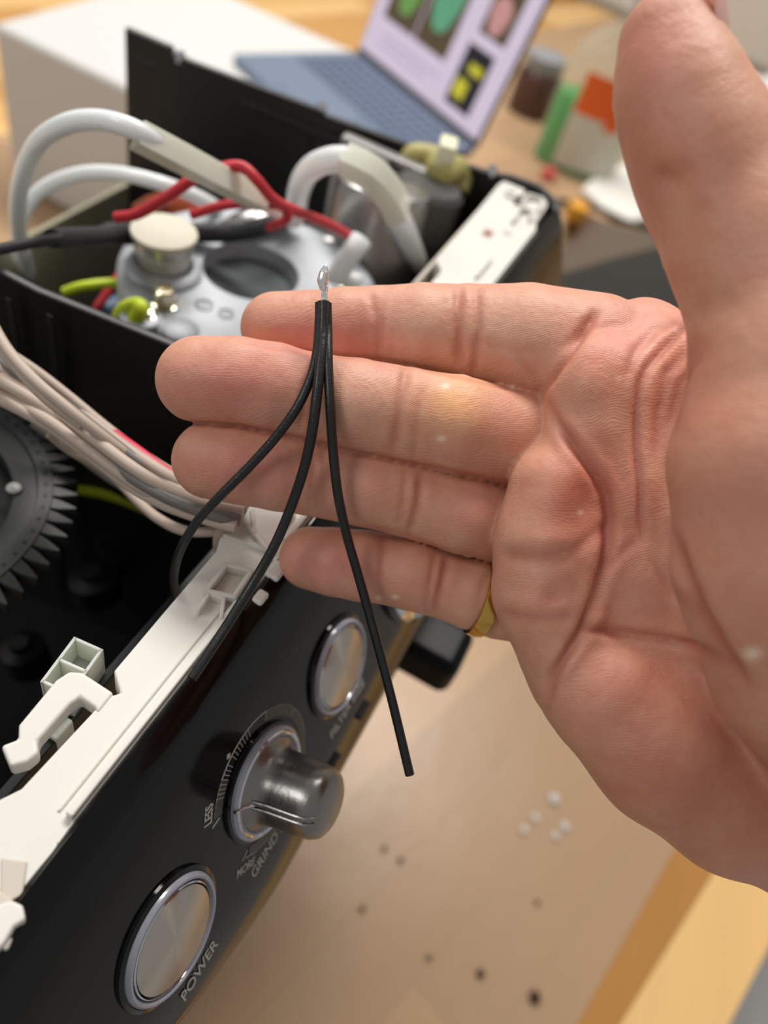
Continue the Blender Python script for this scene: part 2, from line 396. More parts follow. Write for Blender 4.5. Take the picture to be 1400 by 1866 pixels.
# side wall (right), partition, rear wall, inner floor
def wall_strip(name, pts_top, zb, th, m, parent, rim=2.0):
    """pts_top: list of (x, y, ztop)"""
    mb = MB(); P = [np.array(p, float) for p in pts_top]; vs = []
    for i, p in enumerate(P):
        d = _n((P[min(i + 1, len(P) - 1)] - P[max(i - 1, 0)]) * np.array([1, 1, 0])); q = np.array([-d[1], d[0], 0]) * th / 2
        vs += [p + q, p - q, np.array([*(p - q)[:2], zb]), np.array([*(p + q)[:2], zb])]
    fs = []
    for i in range(len(P) - 1):
        for j in range(4): fs.append((4 * i + j, 4 * i + (j + 1) % 4, 4 * i + 4 + (j + 1) % 4, 4 * i + 4 + j))
    fs += [(0, 1, 2, 3), tuple(4 * (len(P) - 1) + j for j in (3, 2, 1, 0))]
    mb.add(vs, fs); return mb.build(name, m, parent, bevel=.6)
side = wall_strip('side_wall', [(299.5, 237, -140), (301.2, 215, -140), (301.3, 214, -142.5), (302.6, 203, -142.5), (314, 146, -143), (314.2, 145, -144.5), (328, 71, -143.5), (333, 62, -143), (335.5, 50, -143), (330, 40, -143.5), (320, 35.5, -144.5)], -300, 3.2, blk, machine)
side['label'] = 'black moulded right side wall, seen from inside'
wall_strip('inner_ledge', [(298.5, 232, -149), (311.5, 148, -151), (322, 90, -151)], -154, 2.4, blk, machine)
for y, zt_ in ((219, -151), (150, -152), (128, -153), (104, -152)):
    x = 299.5 + (237 - y) * .172
    MB().box((x - 2.2, y, (zt_ - 300) / 2), (2.6, 2.4, 300 + zt_)).build('side_rib', blk, machine, bevel=.4)
for (x, y) in ((302, 211), (314.5, 147.5), (329, 70.5)):
    MB().lathe([(0.01, 2.2), (1.6, 2.0), (2.2, 1.0), (2.3, -2)], (x, y, -143), (0, 0, 1), 14).build('snap_stud', chrome, machine)
part_ = wall_strip('partition', [(123, 200, -135), (127.5, 168, -135), (131, 146, -135), (132.5, 135, -136.5), (138, 97, -136.5), (141, 66, -137)], -300, 2.6, blk, machine)
part_['label'] = 'black partition between grinder bay and boiler bay'
for x, y in ((129.2, 141), (130.8, 129)):
    MB().box((x - 1.5, y, -215), (.5, 2.2, 150)).build('partition_rib', blk, machine, bevel=.4)
olive = mat('olive_plastic', (150, 144, 118), rough=.5, spec=.3)
rear = MB().box((150, 239, -262), (300, 3, 100)).build('rear_wall', olive, machine, bevel=.6); rear['label'] = 'low olive grey rear wall'
MB().box((160, 150, -302), (322, 180, 4)).build('inner_floor', blk_in, machine, bevel=.5)
MB().box((-14, 140, -222), (3, 195, 160)).build('left_wall', blk_in, machine, bevel=.5)
MB().box((155, 58, -232), (338, 2.4, 140)).build('front_inner_wall', blk_in, machine, bevel=.4)
# lower housing, base and feet down to the bench
MB().box((165, 158, -420), (316, 166, 232)).build('lower_housing', mat('steel_housing', (150, 150, 150), rough=.35, metal=.9), machine, bevel=4)
MB().box((165, 150, -549), (322, 184, 26)).build('base', blk, machine, bevel=3)
for x, y in ((25, 75), (305, 75), (25, 225), (305, 225)):
    MB().lathe([(0.01, -4.6), (10, -4.6), (11, 0), (0.01, 0)], (x, y, -561.8), (0, 0, 1), 20).build('foot', blk, machine)
# dark clutter inside the grinder bay
for (p, z, s) in (((170, 1050), -250, 9), ((40, 1180), -240, 7)):
    c = onz(*p, z); MB().lathe([(0.01, 3), (s * .4, 3), (s * .5, 1), (s, 0), (s, -10)], c, (0, .2, 1), 20).build('motor_boss', mat('dark_metal', (60, 58, 58), rough=.35, metal=.8), machine)

# ---- buttons, gauge, dial
def brad(r0, k): return r0
def button(u, name, label, ro=13.6, rd_=10.9):
    b = MB(); c = pp(u, 0, 0)
    b.lathe([(ro + .9, -.3), (ro + .7, .7), (ro - .2, 1.1), (ro - .6, .6)], c, PN, 64, PX); o = b.build(name, gls, machine)
    MB().lathe([(ro - .3, .2), (ro - .5, 1.5), (ro - 1.0, 2.0), (rd_ + 1.2, 2.0), (rd_ + .7, 1.2), (rd_ + .6, -.5)], c, PN, 64, PX).build('bezel_ring', ringm, o)
    MB().lathe([(rd_ + .75, .8), (rd_ + .55, 1.7), (rd_ + .25, 1.9), (rd_, 1.2)], c, PN, 64, PX).build('chrome_ring', chrome, o)
    # disc in its own frame so that the brushing runs round its centre
    me = MB(); me.lathe([(rd_ - .1, 0), (rd_ - .15, .9), (rd_ - .5, 1.2), (0.02, 1.2)], (0, 0, BENCH), (0, 0, 1), 64)
    d = me.build('steel_disc', steel, None, origin=(0, 0, BENCH))
    q = Vector(PN.tolist()).to_track_quat('Z', 'Y'); d.rotation_euler = q.to_euler()
    d.parent = o; d.location = Vector(M2W(pp(u, 0, .8))) - (o.location + machine.location)
    o['label'] = label; return o
button(30.5, 'power_button', 'round brushed steel button above POWER')
button(104, 'filter_button', 'round brushed steel button beyond the grind dial')
c = pp(157, -2, 0)
g = MB().lathe([(24.5, -1), (24.5, 3), (23.2, 4.2), (21, 3.6), (20.6, 1)], c, PN, 64, PX).build('pressure_gauge', chrome, machine)
MB().lathe([(20.8, 1.4), (0.02, 1.4)], c, PN, 48, PX).build('gauge_face', wht, g)
MB().lathe([(25.8, -.5), (25.6, 1.2), (24.4, 1.4)], c, PN, 64, PX).build('gauge_seal', gls, g)
# grind dial
DU = 67.2; c = pp(DU, 1.0, 0)
dial = MB().lathe([(14.5, -.3), (14.3, .8), (13.3, 1.0), (13.0, .4)], c, PN, 64, PX).build('grind_dial', gls, machine)
MB().lathe([(13.6, .2), (13.4, 1.7), (12.8, 2.2), (11.4, 2.3), (10.9, 1.8)], c, PN, 64, PX).build('bezel_ring', ringm, dial)
MB().lathe([(12.6, 2.15), (12.3, 2.6), (11.8, 2.3)], c, PN, 64, PX).build('chrome_ring', chrome, dial)
MB().lathe([(11.4, 1.6), (10.8, 2.6), (9.6, 3.2), (8.9, 4.6), (8.6, 7), (8.35, 13.5), (8.15, 16.0), (7.4, 17.6), (6.2, 18.4), (4.5, 18.7), (0.02, 18.8)], c, PN, 64, PX).build('knob', steel2, dial)
ga = math.radians(150)
gd = math.cos(ga) * PX + math.sin(ga) * PU
for s_ in (-1, 1):
    off = np.cross(PN, gd) * s_ * .75
    MB().tube([c + gd * 9.3 + off + PN * 3.8, c + gd * 8.7 + off + PN * 7, c + gd * 8.4 + off + PN * 13.5, c + gd * 8.1 + off + PN * 16.4, c + gd * 6.8 + off + PN * 18.3], .42, 8).build('pointer_ridge', steel2, dial)
MB().tube([c + gd * 13.6 + PN * 2.1, c + gd * 11 + PN * 2.4, c + gd * 9.0 + PN * 4], .45, 8).build('pointer_ridge', chrome, dial)
# printed scale round the dial
def ring_print(r0, r1, a0, a1, n=60, nn=.12):
    return MB().lathe([(r0, nn), (r1, nn), (r1, nn - .1), (r0, nn - .1)], c, PN, n, PX, math.radians(a0), math.radians(a1))
sp = MB(); V_ = ring_print(17.9, 18.2, -138, 150); sp.add(V_.v, V_.f)
sm_ = MB(); V_ = ring_print(15.4, 18.2, -40, 62); sm_.add(V_.v, V_.f); 
V_ = ring_print(15.4, 18.2, -135, -100); sm_.add(V_.v, V_.f); V_ = ring_print(15.4, 18.2, 122, 150); sm_.add(V_.v, V_.f)
for a in list(np.arange(84, 108, 3.6)) + list(np.arange(112, 136, 3.4)) + [62, 20]:
    A = math.radians(a); d = math.cos(A) * PX + math.sin(A) * PU; q = np.cross(PN, d)
    sp.box(c + d * 16.9 + PN * .08, (2.6, .14, .1), np.array([d, q, PN]))
for a in (152, -138):
    A = math.radians(a); d = math.cos(A) * PX + math.sin(A) * PU; q = np.cross(PN, d); s_ = 1 if a > 0 else -1
    sp.box(c + d * 17.4 + q * s_ * .6 + PN * .08, (2.6, .3, .1), np.array([_n(d + q * s_ * .5), _n(q - d * s_ * .5), PN]))
A = math.radians(107); d = math.cos(A) * PX + math.sin(A) * PU
sp.box(c + d * 19.2 + PN * .08, (1.1, 1.1, .1), np.array([_n(d + np.cross(PN, d)), _n(np.cross(PN, d) - d), PN]))
sp.build('scale_marks', prnt, dial, autosm=False)
sm_.build('scale_band', mat('band_print', (66, 62, 58), rough=.45), dial, autosm=False)
def text(s, u, v, size, ang, name, m, parent, n=.12, sx=1.0, al='CENTER'):
    cu = bpy.data.curves.new(name, 'FONT'); cu.body = s; cu.size = size / 1000; cu.extrude = .00004; cu.align_x = al; cu.align_y = 'CENTER'; cu.offset = .00004
    t = bpy.data.objects.new(name, cu); COL.objects.link(t); dg = bpy.context.evaluated_depsgraph_get()
    me = bpy.data.meshes.new_from_object(t.evaluated_get(dg)); bpy.data.objects.remove(t); me.name = name
    me.materials.clear(); me.materials.append(m)
    o = bpy.data.objects.new(name, me)
    a = math.radians(ang); e1 = math.cos(a) * PX + math.sin(a) * PU; e2 = np.cross(PN, e1)
    Mx = Matrix(((e1[0], e2[0], PN[0]), (e1[1], e2[1], PN[1]), (e1[2], e2[2], PN[2])))
    me.transform(Mx.to_4x4() @ Matrix.Diagonal((sx, 1, 1, 1)))
    o.location = M2W(pp(u, v, n)); return put(o, parent)
text('POWER', 31.2, -19.6, 4.6, 0, 'power_lettering', prnt, machine, sx=.8)
text('GRIND AMOUNT', 67.2, -18.8, 4.7, 0, 'grind_lettering', prnt, machine, sx=.78)
text('LESS', 51.0, 12.9, 3.6, 58, 'less_lettering', prnt, machine, sx=.72)
text('MORE', 52.6, -13.6, 3.1, -34, 'more_lettering', prnt, machine, sx=.84)
text('FILTER SIZE', 103, -17.6, 4.4, 0, 'filter_lettering', prnt, machine, sx=.9)
for u in (91, 109.5): MB().tube([pp(u - 3, -27, .1), pp(u + 3, -27, .1)], .9, 8).build('indicator_slot', blk_in, machine)

# ================================================================== things in the bays
# grinder gear
GC = np.array([76, 138, -170.]); gear = thing('gear_wheel', 'large dark grey toothed grinder wheel at the left edge', 'gear', GC - np.array([0, 0, 14]))
gm = mat('gear_plastic', (52, 52, 52), rough=.5, spec=.4, bump=.2, bscale=900)
prof = [(30, -9), (30, -2), (31, -1.2), (36, -1.2), (36.4, 0), (40, 0), (40.3, -1), (40.3, -7), (30, -9)]
MB().lathe(prof, GC, (0, 0, 1), 96).build('gear_rim', gm, gear)
mb0 = None
NT = 60
for i in range(NT):
    a = 2 * math.pi * i / NT + .05; d = np.array([math.cos(a), math.sin(a), 0]); q = np.array([-d[1], d[0], 0])
    poly = [(39.5, -1.9), (42, -1.65), (44.6, -.9), (46.2, -.35), (46.2, .35), (44.6, .9), (42, 1.65), (39.5, 1.9)]
    MB().prism(poly, lambda p: GC + d * p[0] + q * p[1] + np.array([0, 0, -.2 - (p[0] - 39.5) * .28]), lambda p: GC + d * p[0] + q * p[1] + np.array([0, 0, -6])).build('gear_tooth', gm, gear, bevel=.3)
MB().lathe([(30, -6), (0.02, -6.5)], GC, (0, 0, 1), 64).build('gear_hub', mat('gear_hub_black', (10, 10, 10), rough=.6, spec=.2), gear)
MB().lathe([(6, -10), (6, 2), (5, 3), (0.02, 3)], GC, (0, 0, 1), 24).build('gear_axle', steel2, gear)
c_ = onz(25, 889, -170.5); MB().lathe([(2.0, 0), (1.6, .5), (0.02, .8)], c_, (0, 0, 1), 16).build('rivet', mat('pale_plastic', (140, 138, 134), rough=.4), gear)
for i in range(NT):
    a = 2 * math.pi * (i + .5) / NT + .05
    c_ = GC + np.array([38.3 * math.cos(a), 38.3 * math.sin(a), 0]); MB().lathe([(.62, .06), (0.02, .06)], c_, (0, 0, 1), 8).build('pin_hole', blk_in, gear)

# boiler: cast aluminium plate with socket, thermostat, screws
BC = onz(462, 506, -166); boiler = thing('boiler', 'round cast aluminium boiler head in the middle bay with dark round socket', 'boiler', BC - np.array([0, 0, 60]))
hx = onz(458, 492, -166) - BC
mb = MB(); rO = 47.5; n = 96
ho = onz(458, 493, -166); rH = 17.8
MB().lathe([(rO, -24), (rO, -1.5), (rO - 1, -.3), (rO - 2.5, 0)], BC, (0, 0, 1), 96).build('boiler_rim', alu, boiler)
# top plate with the hole cut out as a bridged ring
vs = [BC + np.array([(rO - 2.4) * math.cos(t), (rO - 2.4) * math.sin(t), 0]) for t in np.linspace(0, 2 * math.pi, n, endpoint=False)]
vs += [ho + np.array([rH * math.cos(t), rH * math.sin(t), 0]) for t in np.linspace(0, 2 * math.pi, n, endpoint=False)]
vs += [ho + np.array([(rH - .8) * math.cos(t), (rH - .8) * math.sin(t), -7]) for t in np.linspace(0, 2 * math.pi, n, endpoint=False)]
mb.add(vs, [(i, (i + 1) % n, n + (i + 1) % n, n + i) for i in range(n)] + [(n + i, n + (i + 1) % n, 2 * n + (i + 1) % n, 2 * n + i) for i in range(n)])
mb.build('top_plate', alu, boiler)
MB().lathe([(rH, -6), (rH * .55, -6.4), (0.02, -6.2)], ho, (0, 0, 1), 48).build('socket_pad', dk, boiler)
MB().lathe([(rO - 4, -60), (rO - 4, -24)], BC, (0, 0, 1), 48).build('boiler_body', alu, boiler)
for (px, py, r, hh) in ((372, 556, 3.2, .35), (412, 572, 2.8, .3)):
    MB().lathe([(r, 0), (r, hh), (r - .5, hh + .1), (r - .6, hh - .2), (.02, hh - .2)], onz(px, py, -166), (0, 0, 1), 24).build('cast_mark', mat('cast_dark', (128, 130, 132), rough=.5, metal=.6), boiler)
text_m = mat('cast_dark', (128, 130, 132), rough=.5)
# outer lobes of the flange
for (px, py, r) in ((258, 575, 7), (640, 520, 8), (560, 606, 6), (330, 600, 6)):
    MB().lathe([(r, -8), (r, .2), (r - .6, .7), (0.02, .7)], onz(px, py, -166), (0, 0, 1), 24).build('flange_lug', alu, boiler)
# thermostat cap
tb = onz(298, 492, -166); ts = thing('thermostat', 'silver thermostat with cream disc top standing on the boiler', 'thermostat', tb)
MB().lathe([(13.2, .2), (13.4, 1.2), (12.4, 2.2), (10.6, 2.8), (10.2, 4)], tb, (0, 0, 1), 48).build('flange', alu, ts)
MB().lathe([(9.6, 2), (9.6, 8), (9.9, 8.4), (9.6, 8.8), (9.6, 13.8)], tb, (0, 0, 1), 48).build('can', mat('bright_alu', (206, 204, 198), rough=.3, metal=.55), ts)
MB().lathe([(9.4, 13.6), (11.1, 13.9), (11.3, 14.6), (11.0, 15.4), (10.6, 15.6), (0.02, 15.6)], tb, (0, 0, 1), 48).build('cream_disc', mat('ceramic_cream', (210, 203, 184), rough=.7, noise=.06, nscale=500), ts)
zinc = mat('zinc_screw', (214, 204, 176), rough=.16, metal=1)
def screw(px, py, z, r, h, label, group='screws on the boiler head'):
    c = onz(px, py, z); t = thing('screw', label, 'screw', c, group)
    MB().lathe([(r * 1.25, 0), (r * 1.25, .8), (r * .9, 1.1), (r * .9, h * .6)], c, (0, 0, 1), 20).build('washer', zinc, t)
    MB().lathe([(r, h * .45), (r, h * .9), (r * .8, h), (r * .45, h), (r * .35, h - .8), (0.02, h - .8)], c, (0, 0, 1), 20).build('screw_head', zinc, t)
screw(300, 555, -166, 3.6, 6.5, 'tall zinc screw in front of the thermostat')
screw(314, 518, -166, 3.0, 2.6, 'low zinc screw at the foot of the thermostat')
screw(268, 575, -166, 2.6, 2.6, 'zinc screw beside the yellow-green wire')
screw(632, 526, -166, 2.0, 2.0, 'small zinc screw just above the index finger')

# silicone tubes
sil = mat('silicone_tube', (236, 240, 240), rough=.2, spec=.5, sss=.7, sssr=(.006, .006, .0055))
slv = mat('clear_sleeve', (238, 238, 222), rough=.2, spec=.5, alpha=.8, sss=.4, sssr=(.004, .004, .003))
def path(pl): return [onz(x, y, z) for x, y, z in pl]
def tubething(name, label, cat, pl, r, m, group=None, n=14, parts=(), res=6):
    o = MB().tube(path(pl), r, n, res=res).build(name, m, None)
    tag(o, label, cat, group); return o
t1 = tubething('silicone_tube', 'milky silicone tube arching highest at left into a clear sleeve', 'tube',
    [(52, 500, -230), (44, 470, -190), (32, 400, -160), (38, 330, -140), (66, 265, -124), (115, 228, -112), (175, 218, -106), (235, 232, -104), (290, 262, -108), (360, 305, -116), (450, 352, -126), (540, 402, -140)], 2.75, sil, 'milky silicone tubes')
MB().tube(path([(250, 246, -106), (330, 288, -112), (420, 336, -122), (480, 366, -128)]), [4.6, 4.6, 4.5, 4.3], 4, cap=False, res=3).build('clear_sleeve', slv, t1)
t2 = tubething('silicone_tube', 'milky silicone tube arching lower behind the tallest one', 'tube',
    [(34, 470, -210), (32, 425, -190), (52, 372, -176), (90, 336, -166), (150, 316, -156), (215, 316, -150), (280, 330, -148), (340, 350, -152), (385, 372, -160), (400, 385, -170)], 2.6, sil, 'milky silicone tubes')
t3 = tubething('silicone_tube', 'thick milky silicone tube looping over the steel pump at right', 'tube',
    [(540, 390, -160), (544, 350, -140), (562, 312, -126), (600, 292, -116), (645, 296, -112), (690, 330, -116), (722, 385, -130), (745, 435, -150), (762, 480, -172)], 4.1, sil, 'milky silicone tubes')
MB().tube(path([(634, 292, -112), (672, 312, -112), (706, 352, -120), (722, 385, -130)]), 5.6, 5, cap=False, res=3).build('clear_sleeve', slv, t3)
t4 = tubething('silicone_tube', 'short milky nozzle tube slanting beside the boiler socket', 'tube', [(612, 505, -160), (640, 462, -150), (658, 436, -146)], 4.0, sil, 'milky silicone tubes')
MB().tube(path([(590, 498, -160), (612, 506, -160), (655, 512, -162)]), 2.6, 10).build('tube_elbow', sil, t4)

# red wires
redm = mat('red_wire', (204, 52, 62), rough=.42, spec=.4)
def wire(label, pl, r, m, group, name='wire'): return tubething(name, label, 'wire', pl, r, m, group, 10)
wire('upper red wire arching from the thermostat to the right', [(212, 396, -140), (250, 390, -136), (300, 362, -128), (350, 328, -122), (400, 308, -118), (440, 304, -116), (468, 328, -118), (500, 365, -124), (540, 385, -130), (590, 405, -138), (634, 428, -146)], 1.75, redm, 'red wires')
wire('lower red wire running flat behind the thermostat top', [(350, 392, -140), (400, 376, -134), (450, 370, -130), (500, 372, -128), (522, 382, -128), (520, 402, -132), (490, 414, -138)], 1.6, redm, 'red wires')
wire('short steep red wire beside the partition', [(232, 480, -180), (205, 520, -185), (178, 560, -190), (160, 590, -200)], 1.7, redm, 'red wires')
yel = mat('yellow_green_wire', (196, 214, 40), rough=.45, spec=.4)
wire('upper yellow-green wire crossing behind the partition rim', [(118, 532, -180), (150, 522, -176), (200, 516, -176), (228, 520, -178)], 1.8, yel, 'yellow-green wires')
wire('bright yellow-green wire curled at the boiler screw', [(214, 588, -172), (226, 564, -166), (250, 556, -162), (256, 566, -162), (240, 590, -168)], 2.6, yel, 'yellow-green wires')
wire('long yellow-green wire low in the grinder bay', [(70, 905, -215), (130, 893, -212), (200, 903, -210), (270, 930, -212), (330, 962, -214), (400, 992, -218), (470, 1010, -225)], 1.9, yel, 'yellow-green wires')
MB_b = MB().tube(path([(190, 575, -200), (232, 560, -200)]), 6, 12)
tag(MB_b.build('terminal_block', mat('slate_blue', (52, 84, 110), rough=.5), None), 'slate blue terminal sleeve between the partition and boiler', 'terminal')
# thermal fuse lead: black sleeved cable through to the red wire
lead = thing('sleeved_cable', 'black cable with fat heat-shrink sleeves crossing behind the thermostat', 'cable', onz(200, 430, -150))
rub = mat('black_rubber', (38, 37, 40), rough=.5, spec=.35)
MB().tube(path([(-40, 462, -130), (40, 446, -134), (110, 434, -138)]), 1.5, 10, res=4).build('thin_cable', rub, lead)
MB().tube(path([(94, 434, -138), (140, 432, -144), (188, 430, -150), (200, 427, -152), (240, 424, -156), (295, 424, -161), (370, 424, -161), (430, 424, -158), (486, 416, -150)]), [2.8, 3.0, 3.0, 3.8, 3.9, 3.6, 3.6, 3.2, 2.5], 14, res=3).build('heat_shrink', rub, lead)

# greyish wiring harness
hw = mat('beige_wire', (184, 166, 152), rough=.45, spec=.35)
hw2 = mat('grey_wire', (112, 108, 102), rough=.45, spec=.35)
base = [(-30, 668), (40, 706), (110, 752), (180, 806), (250, 858), (320, 898), (400, 928), (440, 938)]
lbls = ['rear edge of the bundle', 'second from the rear', 'third from the rear', 'in the middle rear', 'in the middle', 'in the middle front', 'third from the front', 'second from the front', 'front edge of the bundle']
for i in range(9):
    s_ = i - 4; pl = []
    for kx, (x, y) in enumerate(base):
        wv_ = 3 * math.sin(kx * 1.3 + i * 2.1); sp_ = [11, 9.5, 8, 7.5, 7.5, 7, 6.2, 6][kx]
        pl.append((x - s_ * sp_ * .45 + wv_, y + s_ * sp_ * .9 + wv_ * .5, -138 + 2.2 * math.cos(i * 2.4 + kx * .8) - abs(s_) * .5 - (1.0 if i % 2 else 0)))
    wire('pale beige wire of the harness above the gear, ' + lbls[i], pl, 1.45, hw if i % 4 != 2 else hw2, 'pale harness wires')
wire('thin pale wire arching above the rest of the harness', [(-30, 560, -128), (10, 632, -128), (60, 690, -128), (120, 742, -130), (180, 790, -134), (240, 836, -140)], 1.35, hw, 'pale harness wires')
wire('second pale wire rising to the upper left of the harness', [(-30, 600, -130), (20, 656, -130), (80, 722, -131), (150, 775, -134)], 1.35, hw, 'pale harness wires')
wire('thin grey wire dipping below the harness to the white frame', [(90, 790, -150), (130, 822, -155), (200, 862, -160), (250, 912, -160), (290, 946, -156), (340, 968, -150), (410, 968, -146)], 1.3, hw, 'pale harness wires')
wire('grey wire running under the harness beside the gear', [(60, 770, -160), (140, 826, -165), (200, 870, -168), (260, 905, -166)], 1.5, hw2, 'pale harness wires')
wire('pink-red wire along the rear edge of the harness', [(140, 742, -146), (205, 790, -142), (250, 822, -140), (300, 858, -139), (350, 885, -139)], 1.5, mat('pink_wire', (206, 62, 84), rough=.4), 'pale harness wires')
wire('pale wire turning down at the white frame web', [(408, 938, -140), (402, 960, -142), (398, 990, -150), (402, 1010, -160)], 1.3, hw, 'pale harness wires')

# pump with khaki bracket
pc = onz(705, 400, -175); pump = thing('pump', 'grey steel solenoid pump behind the tube loop', 'pump', pc)
gmt = mat('grey_metal', (158, 155, 152), rough=.3, metal=.85, noise=.2, nscale=80)
dmt = mat('dark_steel', (84, 82, 82), rough=.4, metal=.6)
MB().lathe([(0.02, 14), (16, 14), (19, 12), (20, 8), (20, -40), (0.02, -40)], onz(690, 392, -158), (.2, .1, 1), 40).build('pump_body', gmt, pump)
MB().lathe([(0.02, 10), (13, 10), (15, 8), (15, -40)], onz(772, 378, -156), (.1, 0, 1), 36).build('end_cap', dmt, pump)
MB().box(onz(648, 350, -160), (24, 16, 26)).build('coil_bracket', gmt, pump, bevel=1.5)
MB().box(onz(700, 292, -150), (6, 40, 8), np.array([[1, .05, 0], [-.05, 1, 0], [0, 0, 1]])).build('mount_plate', gmt, pump, bevel=1)
for p in ((640, 386), (668, 392), (726, 348), (735, 362)):
    MB().lathe([(0.02, 4), (1.6, 3.6), (2.0, 1), (2.0, -2)], onz(p[0], p[1], -158), (0, 0, 1), 14).build('bolt', zinc, pump)
kh = mat('khaki_rubber', (170, 160, 98), rough=.5, spec=.35, sss=.2)
br = thing('rubber_mount', 'khaki rubber pump mount with a cream tab on top', 'mount', onz(800, 320, -150))
MB().tube(path([(742, 300, -150), (752, 286, -147), (775, 284, -146), (800, 300, -146), (806, 318, -146), (832, 305, -146), (842, 325, -150), (838, 350, -154)]), [4, 5.2, 5, 6.5, 6.8, 5, 5, 3.6], 14, res=4).build('mount_body', kh, br)
MB().box(onz(814, 276, -138), (13, 8, 9), np.array([[.9, .3, 0], [-.3, .9, 0], [0, 0, 1]])).build('cream_tab', mat('cream_plastic', (226, 222, 190), rough=.4), br, bevel=1)
# crumpled clear bag and brackets behind the boiler
for (pl, r, lb) in (([(400, 420, -168), (440, 405, -160), (490, 392, -160), (520, 400, -165)], 6.5, 'steel heater bracket lying behind the boiler socket'),
                    ([(560, 420, -172), (610, 450, -168), (625, 480, -172)], 6, 'curved steel pipe clamp between boiler and pump')):
    tag(MB().tube(path(pl), [r * .7, r, r, r * .6], 8, res=3, flat=.6).build('metal_bracket', gmt, None) if len(pl) == 4 else MB().tube(path(pl), [r * .7, r, r * .6], 8, res=3, flat=.6).build('metal_bracket', gmt, None), lb, 'bracket')
tag(MB().tube(path([(250, 385, -178), (290, 374, -172), (350, 378, -170), (400, 386, -176)]), [3, 5, 5, 3], 10, res=3).build('copper_coil', mat('copper', (190, 96, 66), rough=.3, metal=.8), None), 'copper brown fitting showing behind the thermostat', 'fitting')

# portafilter handle
pf = thing('portafilter', 'black portafilter handle jutting out under the panel at right', 'portafilter', (180, 10, -262))
hd = [onz(742, 1108, -245), onz(812, 1190, -245)]
ax0 = np.array([.0, -1, 0.]); 
MB().box((172, 6, -252), (24, 44, 20), np.array([[1, 0, 0], [0, 1, 0], [0, 0, 1]])).build('handle', mat('black_bakelite', (10, 10, 11), rough=.35, spec=.14), pf, bevel=5, seg=4)
MB().lathe([(0.02, -14), (30, -14), (34, -8), (34, 8), (0.02, 8)], (172, 62, -252), (0, 0, 1), 40).build('basket', chrome, pf)

# ================================================================== things on the bench
# white box
wb = mat('white_enamel', (208, 206, 202), rough=.4, spec=.4)
TZ = -380.0; k_ = 380 / 300.
bxo = thing('white_box', 'large white box-shaped appliance behind the machine', 'box', (680 * k_, 360 * k_, BENCH))
x0, x1, y0, y1 = 544 * k_, 812 * k_, 205 * k_, 571 * k_
MB().box(((x0 + x1) / 2, (y0 + y1) / 2, (TZ + BENCH + 6) / 2), (x1 - x0, y1 - y0, TZ - BENCH - 6)).build('case', wb, bxo, bevel=9, seg=4)
for x, y in ((x0 + 30, y0 + 30), (x1 - 30, y0 + 30), (x0 + 30, y1 - 30), (x1 - 30, y1 - 30)):
    MB().lathe([(0.02, 3.6), (12, 3.6), (12, 7), (0.02, 7)], (x, y, BENCH), (0, 0, 1), 16).build('foot', blk, bxo)

# laptop on the white box
lap = thing('laptop', 'open laptop with a lilac web page, standing on the white box', 'laptop', onz(700, 200, TZ))
HZ = TZ + 12
h0 = onz(650, 92, HZ); h1 = onz(866, 268, HZ); LD = _n((h1 - h0) * np.array([1, 1, 0])); LQ = np.array([-LD[1], LD[0], 0])
if LQ @ (onz(420, 100, HZ) - h0) < 0: LQ = -LQ
HL = np.linalg.norm(h1 - h0); ax = np.array([LD, LQ, [0, 0, 1]])
deckm = mat('laptop_deck', (124, 138, 160), rough=.38, metal=.5); keym = mat('laptop_key', (92, 104, 128), rough=.45)
MB().box((h0 + h1) / 2 + LQ * 88 - np.array([0, 0, 6]), (HL, 178, 11), ax).build('deck', deckm, lap, bevel=2)
kk = None
for r_ in range(6):
    for q_ in range(14):
        kc = h0 + LD * (14 + (HL - 28) * (q_ + .5) / 14) + LQ * (14 + 15.5 * r_)
        if kk is None:
            kk = MB().box(kc, ((HL - 28) / 14 - 3, 12.4, 1.6), ax).build('key', keym, lap); k0 = kc
        else:
            o = kk.copy(); COL.objects.link(o); o.location = kk.location + Vector(((kc - k0) / 1000).tolist())
MB().box(h0 + LD * HL / 2 + LQ * 135, (95, 58, .8), ax).build('trackpad', deckm, lap)
# screen leans back
ta = math.radians(14); SU = _n(np.array([0, 0, math.cos(ta)]) - LQ * math.sin(ta)); SN = np.cross(LD, SU)
if SN @ LQ < 0: SN = -SN
SH = HL * .66; sb = h0 - np.array([0, 0, 2]) 
AXS = np.array([LD, SU, SN])
MB().box(sb + LD * HL / 2 + SU * (SH / 2 + 3) - SN * 3, (HL, SH + 6, 5), AXS).build('lid', mat('laptop_lid', (60, 62, 68), rough=.4), lap, bevel=1.5)
MB().tube([sb + LD * 6 + SU * 1, sb + LD * (HL - 6) + SU * 1], 3.4, 10).build('hinge', blk, lap)
def scr(name, a0, a1, b0, b1, colr_, e, n_=0):
    o = MB().box(sb + LD * HL * (a0 + a1) / 2 + SU * (5 + SH * (b0 + b1) / 2) + SN * (.2 + .25 * n_), (HL * (a1 - a0), SH * (b1 - b0), .5), AXS)
    m = mat('screen_%s' % name, tuple(int(v * .1) for v in colr_), rough=.3, emit=colr_, estr=e)
    return o.build(name, m, lap, autosm=False)
scr('screen_page', .012, .988, .02, .985, (222, 206, 226), .85)
scr('photo_tile', .10, .345, .30, .88, (92, 76, 52), .8, 1); scr('photo_tile', .355, .60, .30, .88, (78, 64, 70), .8, 1)
scr('photo_tile', .72, .90, .58, .98, (176, 132, 132), .8, 1); scr('advert_tile', .70, .88, .10, .50, (34, 32, 38), .8, 1)
